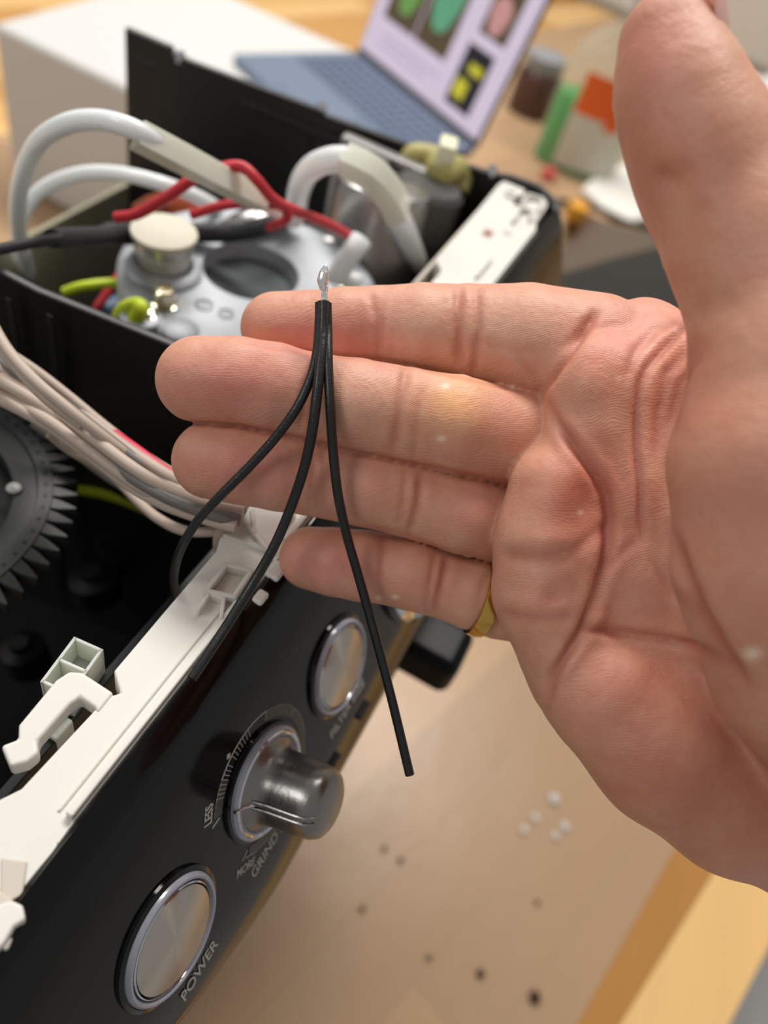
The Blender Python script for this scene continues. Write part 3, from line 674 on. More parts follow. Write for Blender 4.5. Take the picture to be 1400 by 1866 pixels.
def scr_disc(name, a, b, ra, rb, cl, n_=2):
    c0 = sb + LD * HL * a + SU * (5 + SH * b) + SN * (.2 + .25 * n_); mb = MB(); K = 28
    vs = [c0 + LD * ra * HL * math.cos(t) * (1 + .1 * math.sin(3 * t)) + SU * rb * SH * math.sin(t) for t in np.linspace(0, 2 * math.pi, K, endpoint=False)]
    mb.add(vs + [v + SN * .3 for v in vs], [tuple(range(K)), tuple(range(K, 2 * K))] + [(i, (i + 1) % K, K + (i + 1) % K, K + i) for i in range(K)])
    return mb.build(name, mat('screen_%s_%d' % (name, cl[0]), tuple(int(v * .1) for v in cl), rough=.3, emit=cl, estr=.85), lap, autosm=False)
scr_disc('photo_subject', .225, .62, .09, .24, (112, 158, 82)); scr_disc('photo_subject', .475, .64, .095, .22, (98, 166, 128))
scr_disc('photo_subject', .80, .72, .06, .12, (206, 150, 146)); scr('advert_block', .72, .80, .16, .28, (206, 196, 52), .9, 2); scr('advert_block', .76, .85, .34, .40, (150, 146, 60), .8, 2)
scr('text_band', .14, .60, .18, .20, (196, 182, 204), .8, 1); scr('text_band', .14, .52, .12, .14, (200, 186, 208), .8, 1)

# green soap bottle
bc = onz(1040, 306, BENCH); bot = thing('soap_bottle', 'clear spray bottle of green liquid with an orange and white label', 'bottle', bc)
v_up = np.array([0, 0, 1.])
tow = _n(np.array([-bc[0], -bc[1], 0])); sd_ = np.cross(v_up, tow)
def obl(prof, c, ra, rb, n=40, a0=0, a1=2 * math.pi):
    mb = MB(); full = a1 - a0 > 6.2; m = n if full else n + 1
    vs = []
    for r, h in prof:
        for k in range(m):
            t = a0 + (a1 - a0) * k / n; vs.append(c + sd_ * r * ra * math.cos(t) + tow * r * rb * math.sin(t) + v_up * h)
    fs = [(i * m + k, i * m + (k + 1) % m, (i + 1) * m + (k + 1) % m, (i + 1) * m + k) for i in range(len(prof) - 1) for k in (range(n))]
    return mb.add(vs, fs, True)
green = mat('green_liquid', (34, 148, 54), rough=.2, trans=0, spec=.5)
glassp = mat('clear_plastic', (226, 232, 224), rough=.06, trans=.2, spec=.5, alpha=.2)
K = 76
obl([(0.01, 1), (.86, 1), (.95, 6), (.95, 118), (.93, 120), (0.01, 120)], bc, K, K * .6).build('liquid', green, bot)
obl([(0.01, 0), (.9, 0), (1, 6), (1, 150), (.95, 178), (.75, 205), (.36, 232), (.24, 240), (.24, 262)], bc, K, K * .6).build('bottle_body', glassp, bot)
lab = mat('label_white', (206, 204, 186), rough=.5); labo = mat('label_orange', (232, 100, 34), rough=.45)
obl([(1.012, 16), (1.012, 118)], bc, K, K * .6, 30, math.radians(12), math.radians(118)).build('label_lower', lab, bot)
obl([(1.015, 104), (1.015, 168)], bc, K, K * .6, 30, math.radians(14), math.radians(116)).build('label_orange_band', labo, bot)
obl([(1.03, 132), (1.03, 150)], bc, K, K * .6, 12, math.radians(52), math.radians(68)).build('label_badge', lab, bot)
obl([(1.03, 92), (1.03, 112)], bc, K, K * .6, 12, math.radians(50), math.radians(72)).build('label_spot', labo, bot)
obl([(.26, 255), (.3, 258), (.3, 290), (.2, 295), (0.01, 295)], bc, K, K * .9).build('collar', wht, bot)
MB().tube([bc + v_up * 290, bc + v_up * 312, bc + v_up * 330 + tow * 10, bc + v_up * 335 + tow * 60], [12, 13, 16, 10], 12, res=3).build('trigger_head', wht, bot)

# brown jar with grey lid beside the laptop
jc = onz(962, 205, BENCH); jar = thing('brown_jar', 'dark brown jar with a grey lid between laptop and soap bottle', 'jar', jc)
MB().lathe([(0.02, 0), (42, 0), (45, 5), (45, 70), (36, 84)], jc, (0, 0, 1), 36).build('jar_body', mat('brown_glass', (78, 50, 42), rough=.2), jar)
MB().lathe([(38, 82), (39, 84), (39, 106), (36, 108), (0.02, 108)], jc, (0, 0, 1), 36).build('jar_lid', mat('grey_lid', (140, 142, 146), rough=.4), jar)
# white paper / cutting board behind the thumb
def flat_poly(name, px, z, th, m, label, cat, bevel=1.0):
    pl = [onz(x, y, z)[:2] for x, y in px]
    o = MB().prism(pl, lambda p: (p[0], p[1], z - th), lambda p: (p[0], p[1], z)).build(name, m, None, bevel); return tag(o, label, cat)
flat_poly('cutting_board', [(1062, 342), (1075, 328), (1160, 284), (1260, 250), (1330, 300), (1240, 372), (1175, 396), (1150, 402), (1120, 392)], BENCH + 14, 9, mat('board_white', (236, 232, 224), rough=.5), 'white rounded cutting board lying behind the thumb', 'board', 3)
# crumpled paper towel, upper right
tw = thing('paper_towel', 'crumpled white paper towel at the right edge behind the thumb', 'paper towel', onz(1410, 215, BENCH))
mb = MB(); tcn = onz(1420, 220, BENCH); n1, n2 = 24, 36; vs = []
for i in range(n1 + 1):
    for j in range(n2):
        th_ = math.pi * i / n1 * .5; ph = 2 * math.pi * j / n2
        rr_ = 1 + .13 * math.sin(5 * ph + 3 * th_) + .08 * math.sin(11 * ph + i) + .04 * rng.normal()
        vs.append(tcn + np.array([105 * rr_ * math.sin(th_ + .02) * math.cos(ph), 120 * rr_ * math.sin(th_ + .02) * math.sin(ph), 3 + 75 * rr_ * math.cos(th_)]))
mb.add(vs, [(i * n2 + j, i * n2 + (j + 1) % n2, (i + 1) * n2 + (j + 1) % n2, (i + 1) * n2 + j) for i in range(n1) for j in range(n2)], True)
mb.build('towel_folds', mat('tissue', (232, 232, 230), rough=.9), tw, autosm=False)

# steel casing with black tray and cable, right of the machine
cs = thing('steel_casing', 'removed steel outer casing lying on the bench right of the machine', 'casing', onz(1120, 470, BENCH))
flat = [onz(x, y, BENCH + 40)[:2] for x, y in ((1015, 560), (1030, 400), (1065, 385), (1140, 415), (1215, 420), (1300, 470), (1310, 560))]
MB().prism(flat, lambda p: (p[0], p[1], BENCH + 4), lambda p: (p[0], p[1], BENCH + 40)).build('casing_shell', mat('casing_steel', (150, 140, 134), rough=.22, metal=1), cs, bevel=4)
tray = [onz(x, y, BENCH + 62)[:2] for x, y in ((860, 640), (880, 545), (1010, 500), (1110, 470), (1200, 446), (1330, 500), (1340, 640))]
MB().prism(tray, lambda p: (p[0], p[1], BENCH + 42), lambda p: (p[0], p[1], BENCH + 62)).build('black_cover', mat('cover_black', (20, 21, 24), rough=.4), cs, bevel=5)
tubething('power_cord', 'black cord curving between the steel casing and the cutting board', 'cord', [(1010, 366, BENCH + 10), (1060, 372, BENCH + 16), (1100, 385, BENCH + 22), (1150, 408, BENCH + 30), (1210, 416, BENCH + 34), (1290, 412, BENCH + 30)], 5, rub)
yc = onz(1046, 398, BENCH + 44)
tag(MB().lathe([(0.02, 0), (15, 0), (17, 6), (15, 22), (0.02, 24)], yc, (0, 0, 1), 24).build('orange_cap', mat('cap_orange', (226, 160, 40), rough=.45), None), 'small orange-yellow cap beside the machine corner', 'cap')
rc = onz(996, 328, BENCH)
tag(MB().lathe([(0.02, 0), (13, 0), (14, 5), (12, 18), (0.02, 20)], rc, (0, 0, 1), 24).build('red_cap', mat('cap_red', (206, 90, 84), rough=.45), None), 'small red cap below the soap bottle', 'cap')
# ================================================================== the hand
def build_hand():
    vox = 0.55
    lo = np.array([-54., -112., 92.]); hi = np.array([142., 96., 190.])
    N = np.ceil((hi - lo) / vox).astype(int)
    ax = [lo[i] + vox * np.arange(N[i], dtype=np.float32) for i in range(3)]
    BIG = np.float32(30)
    def new(): return np.full(N, BIG, np.float32)
    def smin(a, b, k):
        h = np.clip(.5 + .5 * (b - a) / k, 0, 1)
        return b * (1 - h) + a * h - k * h * (1 - h)
    def C(p):
        px, py, z, r = p
        return np.array([(px - CX) * z / F, (py - CY) * z / F, z]), r * z / F
    def seg(D, pa, pb, k, fl=1.0):
        a, ra = C(pa); b, rb = C(pb); pad = max(k, 1) + 2.5
        l = np.minimum(a - ra, b - rb) - pad; h = np.maximum(a + ra, b + rb) + pad
        i0 = np.clip(((l - lo) / vox).astype(int), 0, N); i1 = np.clip(((h - lo) / vox).astype(int) + 2, 0, N)
        if (i1 <= i0).any(): return
        x = ax[0][i0[0]:i1[0]][:, None, None] - np.float32(a[0])
        y = ax[1][i0[1]:i1[1]][None, :, None] - np.float32(a[1])
        z = ax[2][i0[2]:i1[2]][None, None, :] - np.float32(a[2])
        e = (b - a).astype(np.float32); ee = max(float(e @ e), 1e-6)
        t = np.clip((x * e[0] + y * e[1] + z * e[2]) / ee, 0, 1)
        d = np.sqrt((x - t * e[0]) ** 2 + (y - t * e[1]) ** 2 + ((z - t * e[2]) / fl) ** 2) - (ra + (rb - ra) * t)
        d = d.astype(np.float32)
        S = D[i0[0]:i1[0], i0[1]:i1[1], i0[2]:i1[2]]
        S[...] = smin(S, d, k) if k else np.minimum(S, d)
    def chain(D, pts, k=0, fl=1.0):
        for p, q in zip(pts, pts[1:]): seg(D, p, q, k, fl)
    index_f = new(); chain(index_f, [(503, 597, 172, 64), (560, 597, 171.5, 66), (630, 598, 171, 73), (690, 599, 171.5, 76), (770, 602, 170, 84), (850, 612, 170.5, 92), (960, 624, 168, 105), (1080, 652, 166, 116)], .5, .92)
    middle_f = new(); chain(middle_f, [(364, 692, 161, 79), (430, 694, 160, 80), (500, 708, 160, 80), (560, 722, 161, 80), (650, 738, 160, 86), (735, 754, 161.5, 87), (830, 773, 160.5, 89), (930, 797, 165, 87), (1020, 825, 171, 82)], .5, .92)
    ring_f = new(); chain(ring_f, [(385, 839, 165, 71), (440, 846, 164, 73), (510, 858, 164, 74), (570, 868, 165, 72), (670, 888, 164, 73), (770, 916, 166, 70), (840, 938, 165, 71), (910, 955, 168.5, 70), (1010, 975, 173, 70)], .5, .92)
    pinky_f = new(); chain(pinky_f, [(566, 1017, 171, 57.5), (610, 1024, 170, 62.5), (660, 1031, 170, 65), (700, 1036, 171, 64), (750, 1048, 170, 64.5), (812, 1066, 171.5, 62), (860, 1082, 171, 65), (910, 1098, 172, 66), (990, 1115, 172, 64)], .5, .92)
    P = new()
    k = 5.
    seg(P, (1165, 602, 166, 52), (1090, 700, 159, 86), k)
    seg(P, (1090, 700, 159, 86), (1078, 790, 157, 84), k)
    seg(P, (1012, 893, 156, 86), (1006, 990, 156, 95), k)
    seg(P, (1006, 990, 156, 95), (1002, 1080, 157, 94), k)
    seg(P, (1002, 1080, 157, 94), (1045, 1212, 158, 89), k)
    chain(P, [(1110, 1277, 154, 111), (1212, 1371, 152, 122), (1335, 1452, 152, 127), (1480, 1500, 154, 135), (1800, 1560, 162, 160)], k)
    chain(P, [(1130, 750, 162.5, 128), (1140, 900, 162, 130), (1165, 1040, 162, 130), (1290, 1250, 162, 150), (1500, 1380, 160, 190)], k)
    chain(P, [(1180, 672, 167, 112), (1330, 720, 150, 100)], k)
    T1 = new(); chain(T1, [(1266, 650, 157, 80), (1263, 800, 155.5, 96), (1290, 950, 153, 116), (1360, 1100, 150, 150)], 3)
    P = smin(P, T1, 2.2)
    T2 = new()
    chain(T2, [(1217, 78, 124, 87), (1231, 150, 124, 102), (1250, 205, 123.5, 113), (1282, 280, 123.5, 124), (1312, 350, 124, 126),
               (1368, 450, 123, 139), (1420, 560, 122, 152), (1440, 680, 120, 168), (1424, 850, 119, 190), (1456, 1020, 121, 214), (1530, 1200, 128, 220), (1700, 1400, 142, 240), (1900, 1500, 150, 240)], 3)
    P = smin(P, T2, 4.)
    F4 = smin(index_f, middle_f, .35); F4 = smin(F4, ring_f, .35); F4 = smin(F4, pinky_f, .35)
    D = smin(P, F4, .7)
    for q in range(3):
        sl = [slice(None)] * 3
        for e_ in (0, -1):
            sl[q] = e_; D[tuple(sl)] = 1.0
    # ---- naive surface nets
    s = D < 0
    c = np.zeros(N - 1, np.uint8)
    for i in (0, 1):
        for j in (0, 1):
            for l in (0, 1):
                c += s[i:N[0] - 1 + i, j:N[1] - 1 + j, l:N[2] - 1 + l]
    act = np.argwhere((c > 0) & (c < 8)); del c
    idx = -np.ones(N - 1, np.int32); idx[tuple(act.T)] = np.arange(len(act))
    acc = np.zeros((len(act), 3)); cnt = np.zeros(len(act))
    cor = [(i, j, l) for i in (0, 1) for j in (0, 1) for l in (0, 1)]
    val = {q: D[act[:, 0] + q[0], act[:, 1] + q[1], act[:, 2] + q[2]].astype(float) for q in cor}
    for q in cor:
        for dd in range(3):
            if q[dd]: continue
            q2 = list(q); q2[dd] = 1; q2 = tuple(q2)
            a, b = val[q], val[q2]; m = (a < 0) != (b < 0)
            t = np.where(m, a / np.where(m, a - b, 1), 0)
            pt = np.array([q] * len(act), float); pt[:, dd] = t
            acc[m] += pt[m]; cnt[m] += 1
    V = lo + vox * (act + acc / cnt[:, None])
    faces = []
    for dd in range(3):
        sl0 = [slice(None)] * 3; sl1 = [slice(None)] * 3
        sl0[dd] = slice(0, -1); sl1[dd] = slice(1, None)
        e = np.argwhere(s[tuple(sl0)] != s[tuple(sl1)])
        o1, o2 = [q for q in range(3) if q != dd]
        ok = (e[:, o1] > 0) & (e[:, o2] > 0) & (e[:, o1] < N[o1] - 1) & (e[:, o2] < N[o2] - 1); e = e[ok]
        def cell(a, b):
            g = e.copy(); g[:, o1] -= a; g[:, o2] -= b; return idx[tuple(g.T)]
        qd = np.stack([cell(0, 0), cell(1, 0), cell(1, 1), cell(0, 1)], 1)
        inside = s[tuple(e.T)]
        flip = inside if dd != 1 else ~inside
        qd[~flip] = qd[~flip][:, ::-1]
        faces.append(qd)
    Q = np.concatenate(faces); Q = Q[(Q >= 0).all(1)]
    # ---- light Laplacian smoothing of the voxel steps
    E = np.concatenate([Q[:, [0, 1]], Q[:, [1, 2]], Q[:, [2, 3]], Q[:, [3, 0]]])
    deg = np.bincount(E.ravel(), minlength=len(V)).astype(float)
    def smooth(A, it, lam=.6):
        for _ in range(it):
            S = np.stack([np.bincount(E[:, 0], A[E[:, 1], q], len(A)) + np.bincount(E[:, 1], A[E[:, 0], q], len(A)) for q in range(A.shape[1])], 1)
            A = A + lam * (S / deg[:, None] - A)
        return A
    V = smooth(V, 3)
    def normals():
        a, b, c_, d_ = V[Q[:, 0]], V[Q[:, 1]], V[Q[:, 2]], V[Q[:, 3]]
        fn = np.cross(c_ - a, d_ - b)
        n = np.stack([sum(np.bincount(Q[:, j], fn[:, q], len(V)) for j in range(4)) for q in range(3)], 1)
        return n / np.maximum(np.linalg.norm(n, axis=1), 1e-9)[:, None]
    n = normals()
    ctr = V.mean(0)
    if ((V - ctr) * n).sum(1).mean() < 0: Q = Q[:, ::-1].copy(); n = -n
    # outward normals, smoothed for displacement
    n = smooth(n, 6); n /= np.linalg.norm(n, axis=1)[:, None]
    px = V[:, 0] / V[:, 2] * F + CX; py = V[:, 1] / V[:, 2] * F + CY; front = n[:, 2] < .25
    mm = V[:, 2] / F                                  # mm per measured pixel
    def dist(pl):
        best = np.full(len(V), 1e9); tt = np.zeros(len(V)); L = len(pl) - 1
        for i in range(L):
            ax_, ay = pl[i]; bx, by = pl[i + 1]; ex, ey = bx - ax_, by - ay
            t = np.clip(((px - ax_) * ex + (py - ay) * ey) / (ex * ex + ey * ey + 1e-9), 0, 1)
            d = np.hypot(px - ax_ - t * ex, py - ay - t * ey)
            u = d < best; best[u] = d[u]; tt[u] = (i + t[u]) / L
        return best * mm, tt
    disp = np.zeros(len(V)); crease_col = np.zeros(len(V))
    def crease(pl, dep, w, zr=(0, 999), taper=True, col=1.):
        d, t = dist(pl)
        tp = np.minimum(1, np.minimum(t, 1 - t) * 6 + .15) if taper else 1
        m = front & (V[:, 2] > zr[0]) & (V[:, 2] < zr[1])
        g = tp * (np.exp(-(d / w) ** 2) - .28 * np.exp(-((d - 2.2 * w) / (1.4 * w)) ** 2))
        disp[m] -= (dep * g)[m]
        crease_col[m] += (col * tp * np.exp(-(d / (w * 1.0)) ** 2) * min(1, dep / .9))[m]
    def blob(x, y, rx, ry, h, ang=0, zr=(0, 999)):
        a = math.radians(ang); dx, dy = px - x, py - y
        u = (dx * math.cos(a) + dy * math.sin(a)) / rx; v = (-dx * math.sin(a) + dy * math.cos(a)) / ry
        m = front & (V[:, 2] > zr[0]) & (V[:, 2] < zr[1])
        disp[m] += (h * np.exp(-(u * u + v * v)))[m]
    PZ = (0, 999)
    # finger joint creases
    crease([(672, 528), (688, 580), (690, 650)], .45, .8); crease([(698, 540), (697, 640)], .2, .5)
    crease([(838, 520), (834, 590), (838, 670)], .8, 1.0); crease([(868, 522), (872, 600), (862, 690)], .6, .9)
    crease([(585, 650), (562, 700), (548, 780)], .55, .9); crease([(560, 700), (545, 785)], .25, .6)
    crease([(742, 664), (728, 740), (716, 830)], .6, .9); crease([(772, 690), (760, 760), (752, 845)], .35, .7)
    crease([(560, 806), (572, 860), (566, 930)], .5, .9); crease([(588, 812), (590, 880), (588, 935)], .25, .6)
    crease([(768, 862), (762, 920), (744, 975)], .65, .9); crease([(740, 855), (735, 910), (728, 962)], .35, .7)
    crease([(700, 975), (694, 1040), (690, 1095)], .4, .8)
    crease([(816, 1012), (806, 1060), (790, 1122)], .65, .9); crease([(794, 1004), (784, 1060), (775, 1115)], .4, .7)
    for pl in ([(905, 1030), (880, 1060), (868, 1120)], [(940, 640), (975, 690), (985, 716)], [(870, 622), (950, 640), (985, 640)]):
        crease(pl, .2, .8)
    # contact lines between neighbouring fingers, their shade painted in as dark tint
    crease([(318, 768), (380, 771), (440, 777), (500, 790), (570, 804), (640, 822), (700, 836), (780, 850), (860, 866), (925, 880)], .45, .5, col=1.0)
    crease([(445, 625), (500, 634), (590, 647), (690, 655), (760, 668), (850, 690), (920, 707), (985, 716)], .3, .5)
    crease([(650, 958), (720, 968), (800, 998), (905, 1022)], .15, .5)
    # palm lines
    crease([(999, 731), (1018, 772), (1040, 803), (1063, 834), (1086, 865), (1106, 900), (1114, 945), (1110, 990), (1102, 1030), (1086, 1086), (1061, 1148), (1030, 1195), (1008, 1235), (995, 1290)], 1.5, .95)
    crease([(1285, 592), (1240, 602), (1205, 640), (1178, 672), (1166, 700), (1160, 760), (1160, 820), (1166, 880), (1168, 950), (1172, 990)], .9, .8, (138, 999))
    crease([(1222, 955), (1251, 1045), (1282, 1117), (1323, 1184), (1370, 1260)], .9, 1.0)
    crease([(1061, 1148), (1090, 1148), (1120, 1152), (1194, 1160), (1282, 1179), (1330, 1215)], .8, .9)
    crease([(1160, 985), (1130, 1010), (1108, 1040)], .25, .8)
    crease([(1180, 1010), (1220, 1070), (1275, 1125), (1310, 1170)], .35, .9)
    crease([(1050, 1010), (985, 1018), (910, 1010)], .55, 1.5); crease([(905, 1115), (975, 1128), (1055, 1122)], .4, 1.2)
    crease([(1115, 950), (1075, 985), (1045, 1008)], .45, 1.2)
    crease([(1090, 560), (1060, 610), (1035, 650), (985, 722)], 1.1, 1.0)
    crease([(1285, 605), (1250, 660), (1228, 740), (1222, 800)], .35, 1.5, (0, 146))
    crease([(1250, 585), (1195, 600), (1160, 640), (1140, 700)], .5, 1.0); crease([(1262, 632), (1215, 680), (1196, 760), (1192, 860)], .55, 1.0); crease([(1285, 640), (1240, 700), (1215, 790)], .45, 1.0)
    # pads, hollows
    blob(1080, 935, 55, 70, -1.3, 10); blob(1020, 900, 50, 45, 1.1); blob(1060, 700, 42, 55, 1.2, 30)
    blob(985, 1100, 45, 40, .9); blob(1010, 1085, 26, 20, -1.0, -30); blob(1000, 985, 50, 26, .6)
    blob(1005, 1200, 50, 32, 1.0); blob(1145, 820, 22, 110, -.5); blob(1215, 1300, 110, 110, 1.0)
    blob(1120, 1250, 60, 60, .8)
    for (x, y, a, b) in ((400, 700, 70, 50), (520, 596, 45, 40), (430, 850, 55, 45), (590, 1022, 40, 38)): blob(x, y, a, b, .45)
    for (x, y, a, b) in ((650, 742, 60, 55), (840, 780, 75, 55), (770, 598, 60, 45), (670, 880, 60, 45), (850, 940, 60, 40), (750, 1050, 35, 35), (960, 610, 70, 55)): blob(x, y, a, b, .35)
    blob(1215, 345, 40, 60, -.9, -40, (0, 135)); blob(1225, 480, 45, 30, .4, 0, (0, 135))
    crease([(1188, 318), (1230, 330), (1265, 300)], .5, 1.6, (0, 135), col=.15); crease([(1265, 575), (1300, 560), (1345, 540)], .5, 2., (0, 140), col=.15)
    disp = smooth(disp[:, None], 1)[:, 0]
    V = V + n * disp[:, None]
    # ---- skin colour: redder fingertips, callus, crease tint, plus painted-in shade
    base = np.array(srgb(212, 160, 135)[:3]); colr = np.tile(base, (len(V), 1))
    def tint(x, y, rx, ry, c_, a_, ang=0, zr=(0, 999)):
        a = math.radians(ang); dx, dy = px - x, py - y
        u = (dx * math.cos(a) + dy * math.sin(a)) / rx; v = (-dx * math.sin(a) + dy * math.cos(a)) / ry
        w = (a_ * np.exp(-(u * u + v * v))) * ((V[:, 2] > zr[0]) & (V[:, 2] < zr[1]))
        colr[:] = colr * (1 - w[:, None]) + np.array(srgb(*c_)[:3]) * w[:, None]
    red = (208, 132, 122); pink = (214, 144, 134); pale = (226, 188, 166)
    tint(420, 700, 130, 55, red, .75); tint(560, 610, 100, 50, red, .7); tint(450, 850, 120, 45, red, .75); tint(600, 1025, 90, 42, pink, .75)
    tint(690, 600, 60, 40, pink, .4); tint(760, 600, 60, 45, pale, .4); tint(950, 600, 90, 50, pale, .5)
    tint(835, 735, 55, 50, (236, 184, 124), .8); tint(900, 760, 60, 50, pink, .35); tint(640, 740, 60, 50, pale, .4); tint(660, 880, 60, 45, pink, .35)
    tint(870, 930, 50, 40, pink, .4); tint(760, 1055, 60, 40, pink, .4); tint(1060, 900, 90, 110, (200, 118, 96), .6)  # last tint paints shade into the palm hollow
    tint(1180, 560, 70, 40, pink, .45); tint(1100, 640, 70, 60, (214, 140, 118), .5); tint(1240, 700, 60, 90, (222, 146, 124), .5)
    tint(1300, 800, 120, 200, (226, 158, 134), .4); tint(1150, 1250, 130, 100, (202, 130, 112), .5); tint(1390, 1000, 130, 300, (186, 130, 108), .4); tint(1230, 1420, 200, 110, (178, 114, 92), .65)  # last tint paints the shade on the heel of the hand
    tint(1190, 100, 70, 100, (214, 130, 118), .5, 0, (0, 135)); tint(1250, 300, 120, 90, (206, 142, 116), .5, 0, (0, 135))
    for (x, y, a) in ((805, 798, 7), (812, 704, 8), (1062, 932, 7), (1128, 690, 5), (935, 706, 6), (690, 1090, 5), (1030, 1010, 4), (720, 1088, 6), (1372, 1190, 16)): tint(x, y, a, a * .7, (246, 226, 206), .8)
    tint(860, 470, 1, 1, pale, 0); tint(1060, 905, 40, 60, (190, 104, 84), .45); tint(1120, 1010, 60, 60, pink, .35); tint(1000, 1090, 40, 40, pink, .35); tint(1140, 620, 60, 40, pink, .4); tint(1160, 250, 40, 200, (176, 116, 92), .45, -12, (0, 135)); tint(1400, 1500, 200, 120, (164, 106, 84), .7)  # browner tints paint shade: palm hollow, thumb's left side, lower right
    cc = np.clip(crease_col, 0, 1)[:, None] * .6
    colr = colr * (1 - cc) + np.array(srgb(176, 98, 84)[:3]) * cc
    W = M2W(cam2m(V)); o3 = M2W(cam2m(np.array([40., 20., 160.])))
    W = W - o3
    me = bpy.data.meshes.new('hand')
    me.vertices.add(len(W)); me.vertices.foreach_set('co', W.ravel())
    me.loops.add(Q.size); me.loops.foreach_set('vertex_index', Q.ravel().astype(np.int32))
    me.polygons.add(len(Q)); me.polygons.foreach_set('loop_start', (np.arange(len(Q)) * 4).astype(np.int32))
    me.polygons.foreach_set('loop_total', np.full(len(Q), 4, np.int32))
    me.polygons.foreach_set('use_smooth', np.ones(len(Q), bool))
    me.update(calc_edges=True); me.validate()
    ca = me.color_attributes.new('skin_tone', 'FLOAT_COLOR', 'POINT')
    ca.data.foreach_set('color', np.concatenate([colr, np.ones((len(V), 1))], 1).ravel().astype(np.float32))
    m = bpy.data.materials.new('skin'); m.use_nodes = True; nt = m.node_tree; L = nt.links
    b = nt.nodes['Principled BSDF']; I = b.inputs
    at = nt.nodes.new('ShaderNodeVertexColor'); at.layer_name = 'skin_tone'
    tc = nt.nodes.new('ShaderNodeTexCoord')
    def noise(sc, det=3, rough=.6):
        q = nt.nodes.new('ShaderNodeTexNoise'); q.inputs['Scale'].default_value = sc; q.inputs['Detail'].default_value = det
        q.inputs['Roughness'].default_value = rough; L.new(tc.outputs['Object'], q.inputs['Vector']); return q
    mot = noise(170, 4, .65)
    mp = nt.nodes.new('ShaderNodeMapRange'); mp.inputs[1].default_value = .3; mp.inputs[2].default_value = .7
    mp.inputs[3].default_value = 0; mp.inputs[4].default_value = 1; L.new(mot.outputs['Fac'], mp.inputs[0])
    ml = nt.nodes.new('ShaderNodeMix'); ml.data_type = 'RGBA'; ml.blend_type = 'MULTIPLY'; ml.inputs[0].default_value = 1
    rmp = nt.nodes.new('ShaderNodeMix'); rmp.data_type = 'RGBA'
    rmp.inputs[6].default_value = (.93, .79, .75, 1); rmp.inputs[7].default_value = (1.0, 1.0, .98, 1)
    L.new(mp.outputs[0], rmp.inputs[0]); L.new(at.outputs['Color'], ml.inputs[6]); L.new(rmp.outputs[2], ml.inputs[7])
    L.new(ml.outputs[2], I['Base Color'])
    I['Subsurface Weight'].default_value = .3; I['Subsurface Radius'].default_value = (.0016, .0007, .0004); I['Subsurface Scale'].default_value = 1
    I['Roughness'].default_value = .5; I['Specular IOR Level'].default_value = .42
    # friction ridges
    big = noise(55, 2); add = nt.nodes.new('ShaderNodeVectorMath'); add.operation = 'MULTIPLY_ADD'
    L.new(big.outputs['Color'], add.inputs[0]); add.inputs[1].default_value = (.011, .011, .011); L.new(tc.outputs['Object'], add.inputs[2])
    wv = nt.nodes.new('ShaderNodeTexWave'); wv.inputs['Scale'].default_value = 720; wv.inputs['Distortion'].default_value = .6
    wv.bands_direction = 'DIAGONAL'; L.new(add.outputs[0], wv.inputs['Vector'])
    fine = noise(1500, 2)
    b1 = nt.nodes.new('ShaderNodeBump'); b1.inputs['Strength'].default_value = .13; b1.inputs['Distance'].default_value = .0002
    L.new(wv.outputs['Fac'], b1.inputs['Height'])
    b2 = nt.nodes.new('ShaderNodeBump'); b2.inputs['Strength'].default_value = .25; b2.inputs['Distance'].default_value = .0002
    L.new(fine.outputs['Fac'], b2.inputs['Height']); L.new(b1.outputs[0], b2.inputs['Normal'])
    wr = noise(330, 3); b3 = nt.nodes.new('ShaderNodeBump'); b3.inputs['Strength'].default_value = .5; b3.inputs['Distance'].default_value = .0005
    L.new(wr.outputs['Fac'], b3.inputs['Height']); L.new(b2.outputs[0], b3.inputs['Normal']); L.new(b3.outputs[0], I['Normal'])
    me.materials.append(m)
    person = thing('person', "person's open right hand, palm up, fingers stretched under three black wires", 'person', cam2m(np.array([40., 20., 160.])))
    o = bpy.data.objects.new('hand', me); COL.objects.link(o); o.parent = person
    return person, V
person, HANDV = build_hand()
# ================================================================== things in the hand
# front surface of the hand, to lay wires on it
_hx = HANDV[:, 0] / HANDV[:, 2] * F + CX; _hy = HANDV[:, 1] / HANDV[:, 2] * F + CY
def surf(x, y, rad=14):
    m = (abs(_hx - x) < rad) & (abs(_hy - y) < rad)
    return HANDV[m, 2].min() if m.any() else None
cord = thing('soldered_wires', 'three black wires soldered together at one silver tip, lying across the fingers', 'wires', ond(590, 560, 155))
wm = mat('black_insulation', (24, 24, 25), rough=.36, spec=.5, bump=.25, bscale=1500)
def hand_wire(pts, r=1.0):
    P = [np.array([(x - CX) * d / F, (y - CY) * d / F, d]) for x, y, d in pts]
    P = [cam2m(p) for p in P]
    o = MB().tube(P, r, 14, res=8).build('wire', wm, cord); return o
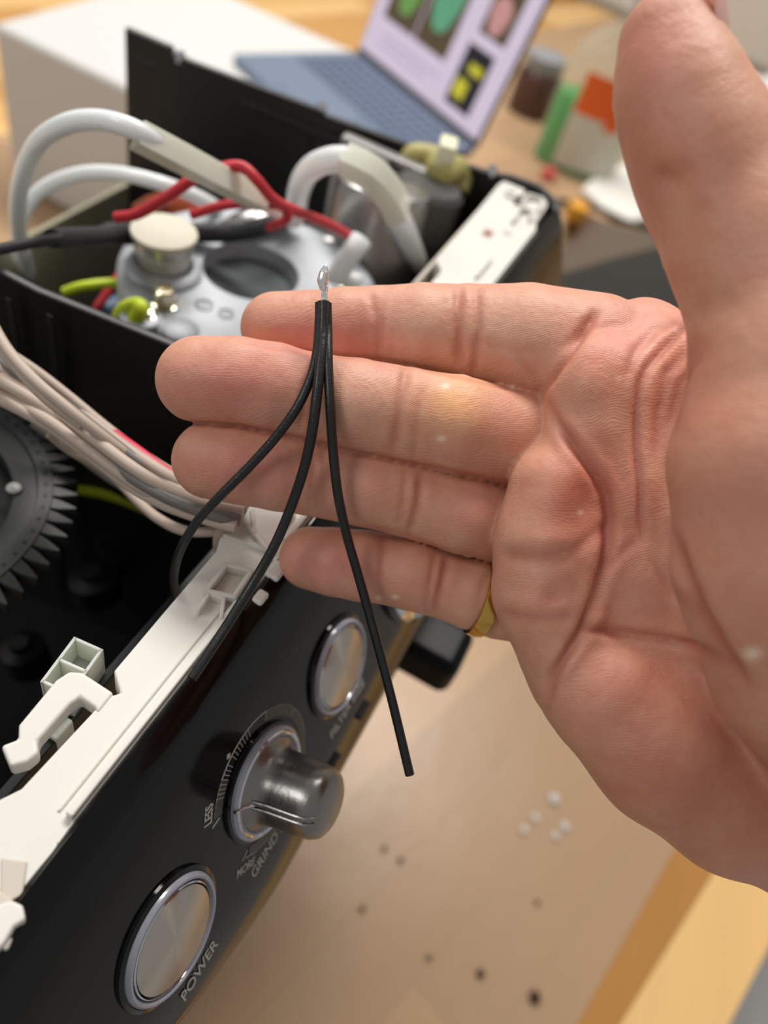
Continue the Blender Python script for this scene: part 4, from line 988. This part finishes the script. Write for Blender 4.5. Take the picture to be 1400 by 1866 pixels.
# depth of the finger tops along each wire
L1 = [(583, 552, 153.6), (582, 590, 153.2), (578, 640, 151.4), (566, 690, 150.2), (540, 745, 150.0), (500, 800, 151.6), (450, 855, 153.4), (400, 905, 155.0), (358, 952, 158), (328, 1004, 161), (317, 1050, 167), (321, 1085, 174), (326, 1105, 180)]
L2 = [(590, 550, 152.2), (589, 600, 151.6), (585, 650, 149.9), (579, 710, 148.8), (570, 780, 149.6), (555, 850, 152), (530, 925, 155), (500, 995, 156.5), (462, 1062, 157), (420, 1130, 154.5), (384, 1185, 151), (349, 1237, 148)]
L3 = [(596, 553, 153.2), (597, 600, 152.6), (598, 660, 150.2), (602, 740, 149.2), (607, 820, 151.4), (616, 900, 153), (632, 975, 157), (652, 1045, 159.2), (672, 1115, 160), (695, 1200, 160), (718, 1290, 160), (747, 1412, 160)]
for Lw, r in ((L1, .98), (L2, 1.04), (L3, .98)): hand_wire(Lw, r)
# split insulation collar at the top, where the three meet
MB().tube([ond(x, y, d) for x, y, d in ((590, 556, 151.9), (591, 585, 151.5), (592, 612, 151.2))], [.55, .6, .3], 8).build('insulation_flap', wm, cord)
for (x0_, x1_, d_) in ((586, 584, 152.6), (594, 597, 152.4)):
    MB().tube([ond(x0_, 549, d_), ond(x1_, 580, d_ - .2), ond(x1_ - 1, 622, d_ - .6)], [.75, .7, .35], 8, flat=.6).build('insulation_flap', wm, cord)
sol = mat('solder', (240, 240, 238), rough=.22, metal=.9, bump=.5, bscale=1100)
MB().tube([ond(x, y, d) for x, y, d in ((592, 556, 152.8), (591, 540, 152.6), (590, 528, 152.4), (589, 512, 152.2), (591, 498, 152), (593, 488, 151.8), (595, 480, 151.7))], [.42, .40, .75, 1.2, 1.05, .55, .06], 14, res=4).build('solder_tip', sol, cord)
for k in range(3):
    MB().tube([ond(587 + 4 * k, 556, 152.7), ond(588 + 3.2 * k, 538, 152.3), ond(585 + 5.5 * k, 520, 152.0), ond(589 + 3 * k, 503, 151.7)], [.3, .3, .28, .12], 6, res=3).build('copper_strand', sol, cord)
# gold ring on the lowest finger
rg = MB(); rcx = cam2m(np.array([(881 - CX) * 171.5 / F, (1089 - CY) * 171.5 / F, 171.5]))
axd = _n(cam2m(np.array([1., .33, .12])))
rg.lathe([(8.15, -1.7), (8.75, -1.6), (9.1, 0), (8.75, 1.6), (8.15, 1.7), (8.0, 0), (8.15, -1.7)], rcx, axd, 64)
tag(rg.build('gold_ring', mat('gold', (206, 164, 84), rough=.16, metal=1, noise=.15, nscale=300), None), 'plain gold band on the lowest finger by the palm', 'ring')
# thumbnail, a part of the person
mb = MB(); K1, K2 = 8, 12; vs = []
na = _n(np.array([.10, 1, .0])); nb = _n(np.array([.95, -.1, -.12])); ns = np.cross(na, nb)
nc = np.array([(1223 - CX) * 124 / F, (52 - CY) * 124 / F, 124.])
for i in range(K1 + 1):
    for j in range(K2 + 1):
        u = (i / K1 - .5) * 12.5; t = (j / K2 - .5) * 1.9
        rr_ = 8.25 - .25 * (abs(i / K1 - .5) * 2) ** 3 * 2
        vs.append(cam2m(nc + na * u + rr_ * (math.cos(t) * nb + math.sin(t) * ns)))
n0 = len(vs)
mb.add(vs, [(i * (K2 + 1) + j, i * (K2 + 1) + j + 1, (i + 1) * (K2 + 1) + j + 1, (i + 1) * (K2 + 1) + j) for i in range(K1) for j in range(K2)], True)
nail = mb.build('thumbnail', mat('nail', (222, 168, 156), rough=.25, spec=.5, sss=.2), person, autosm=False)
sdm = nail.modifiers.new('th', 'SOLIDIFY'); sdm.thickness = .0005; sdm.offset = 0
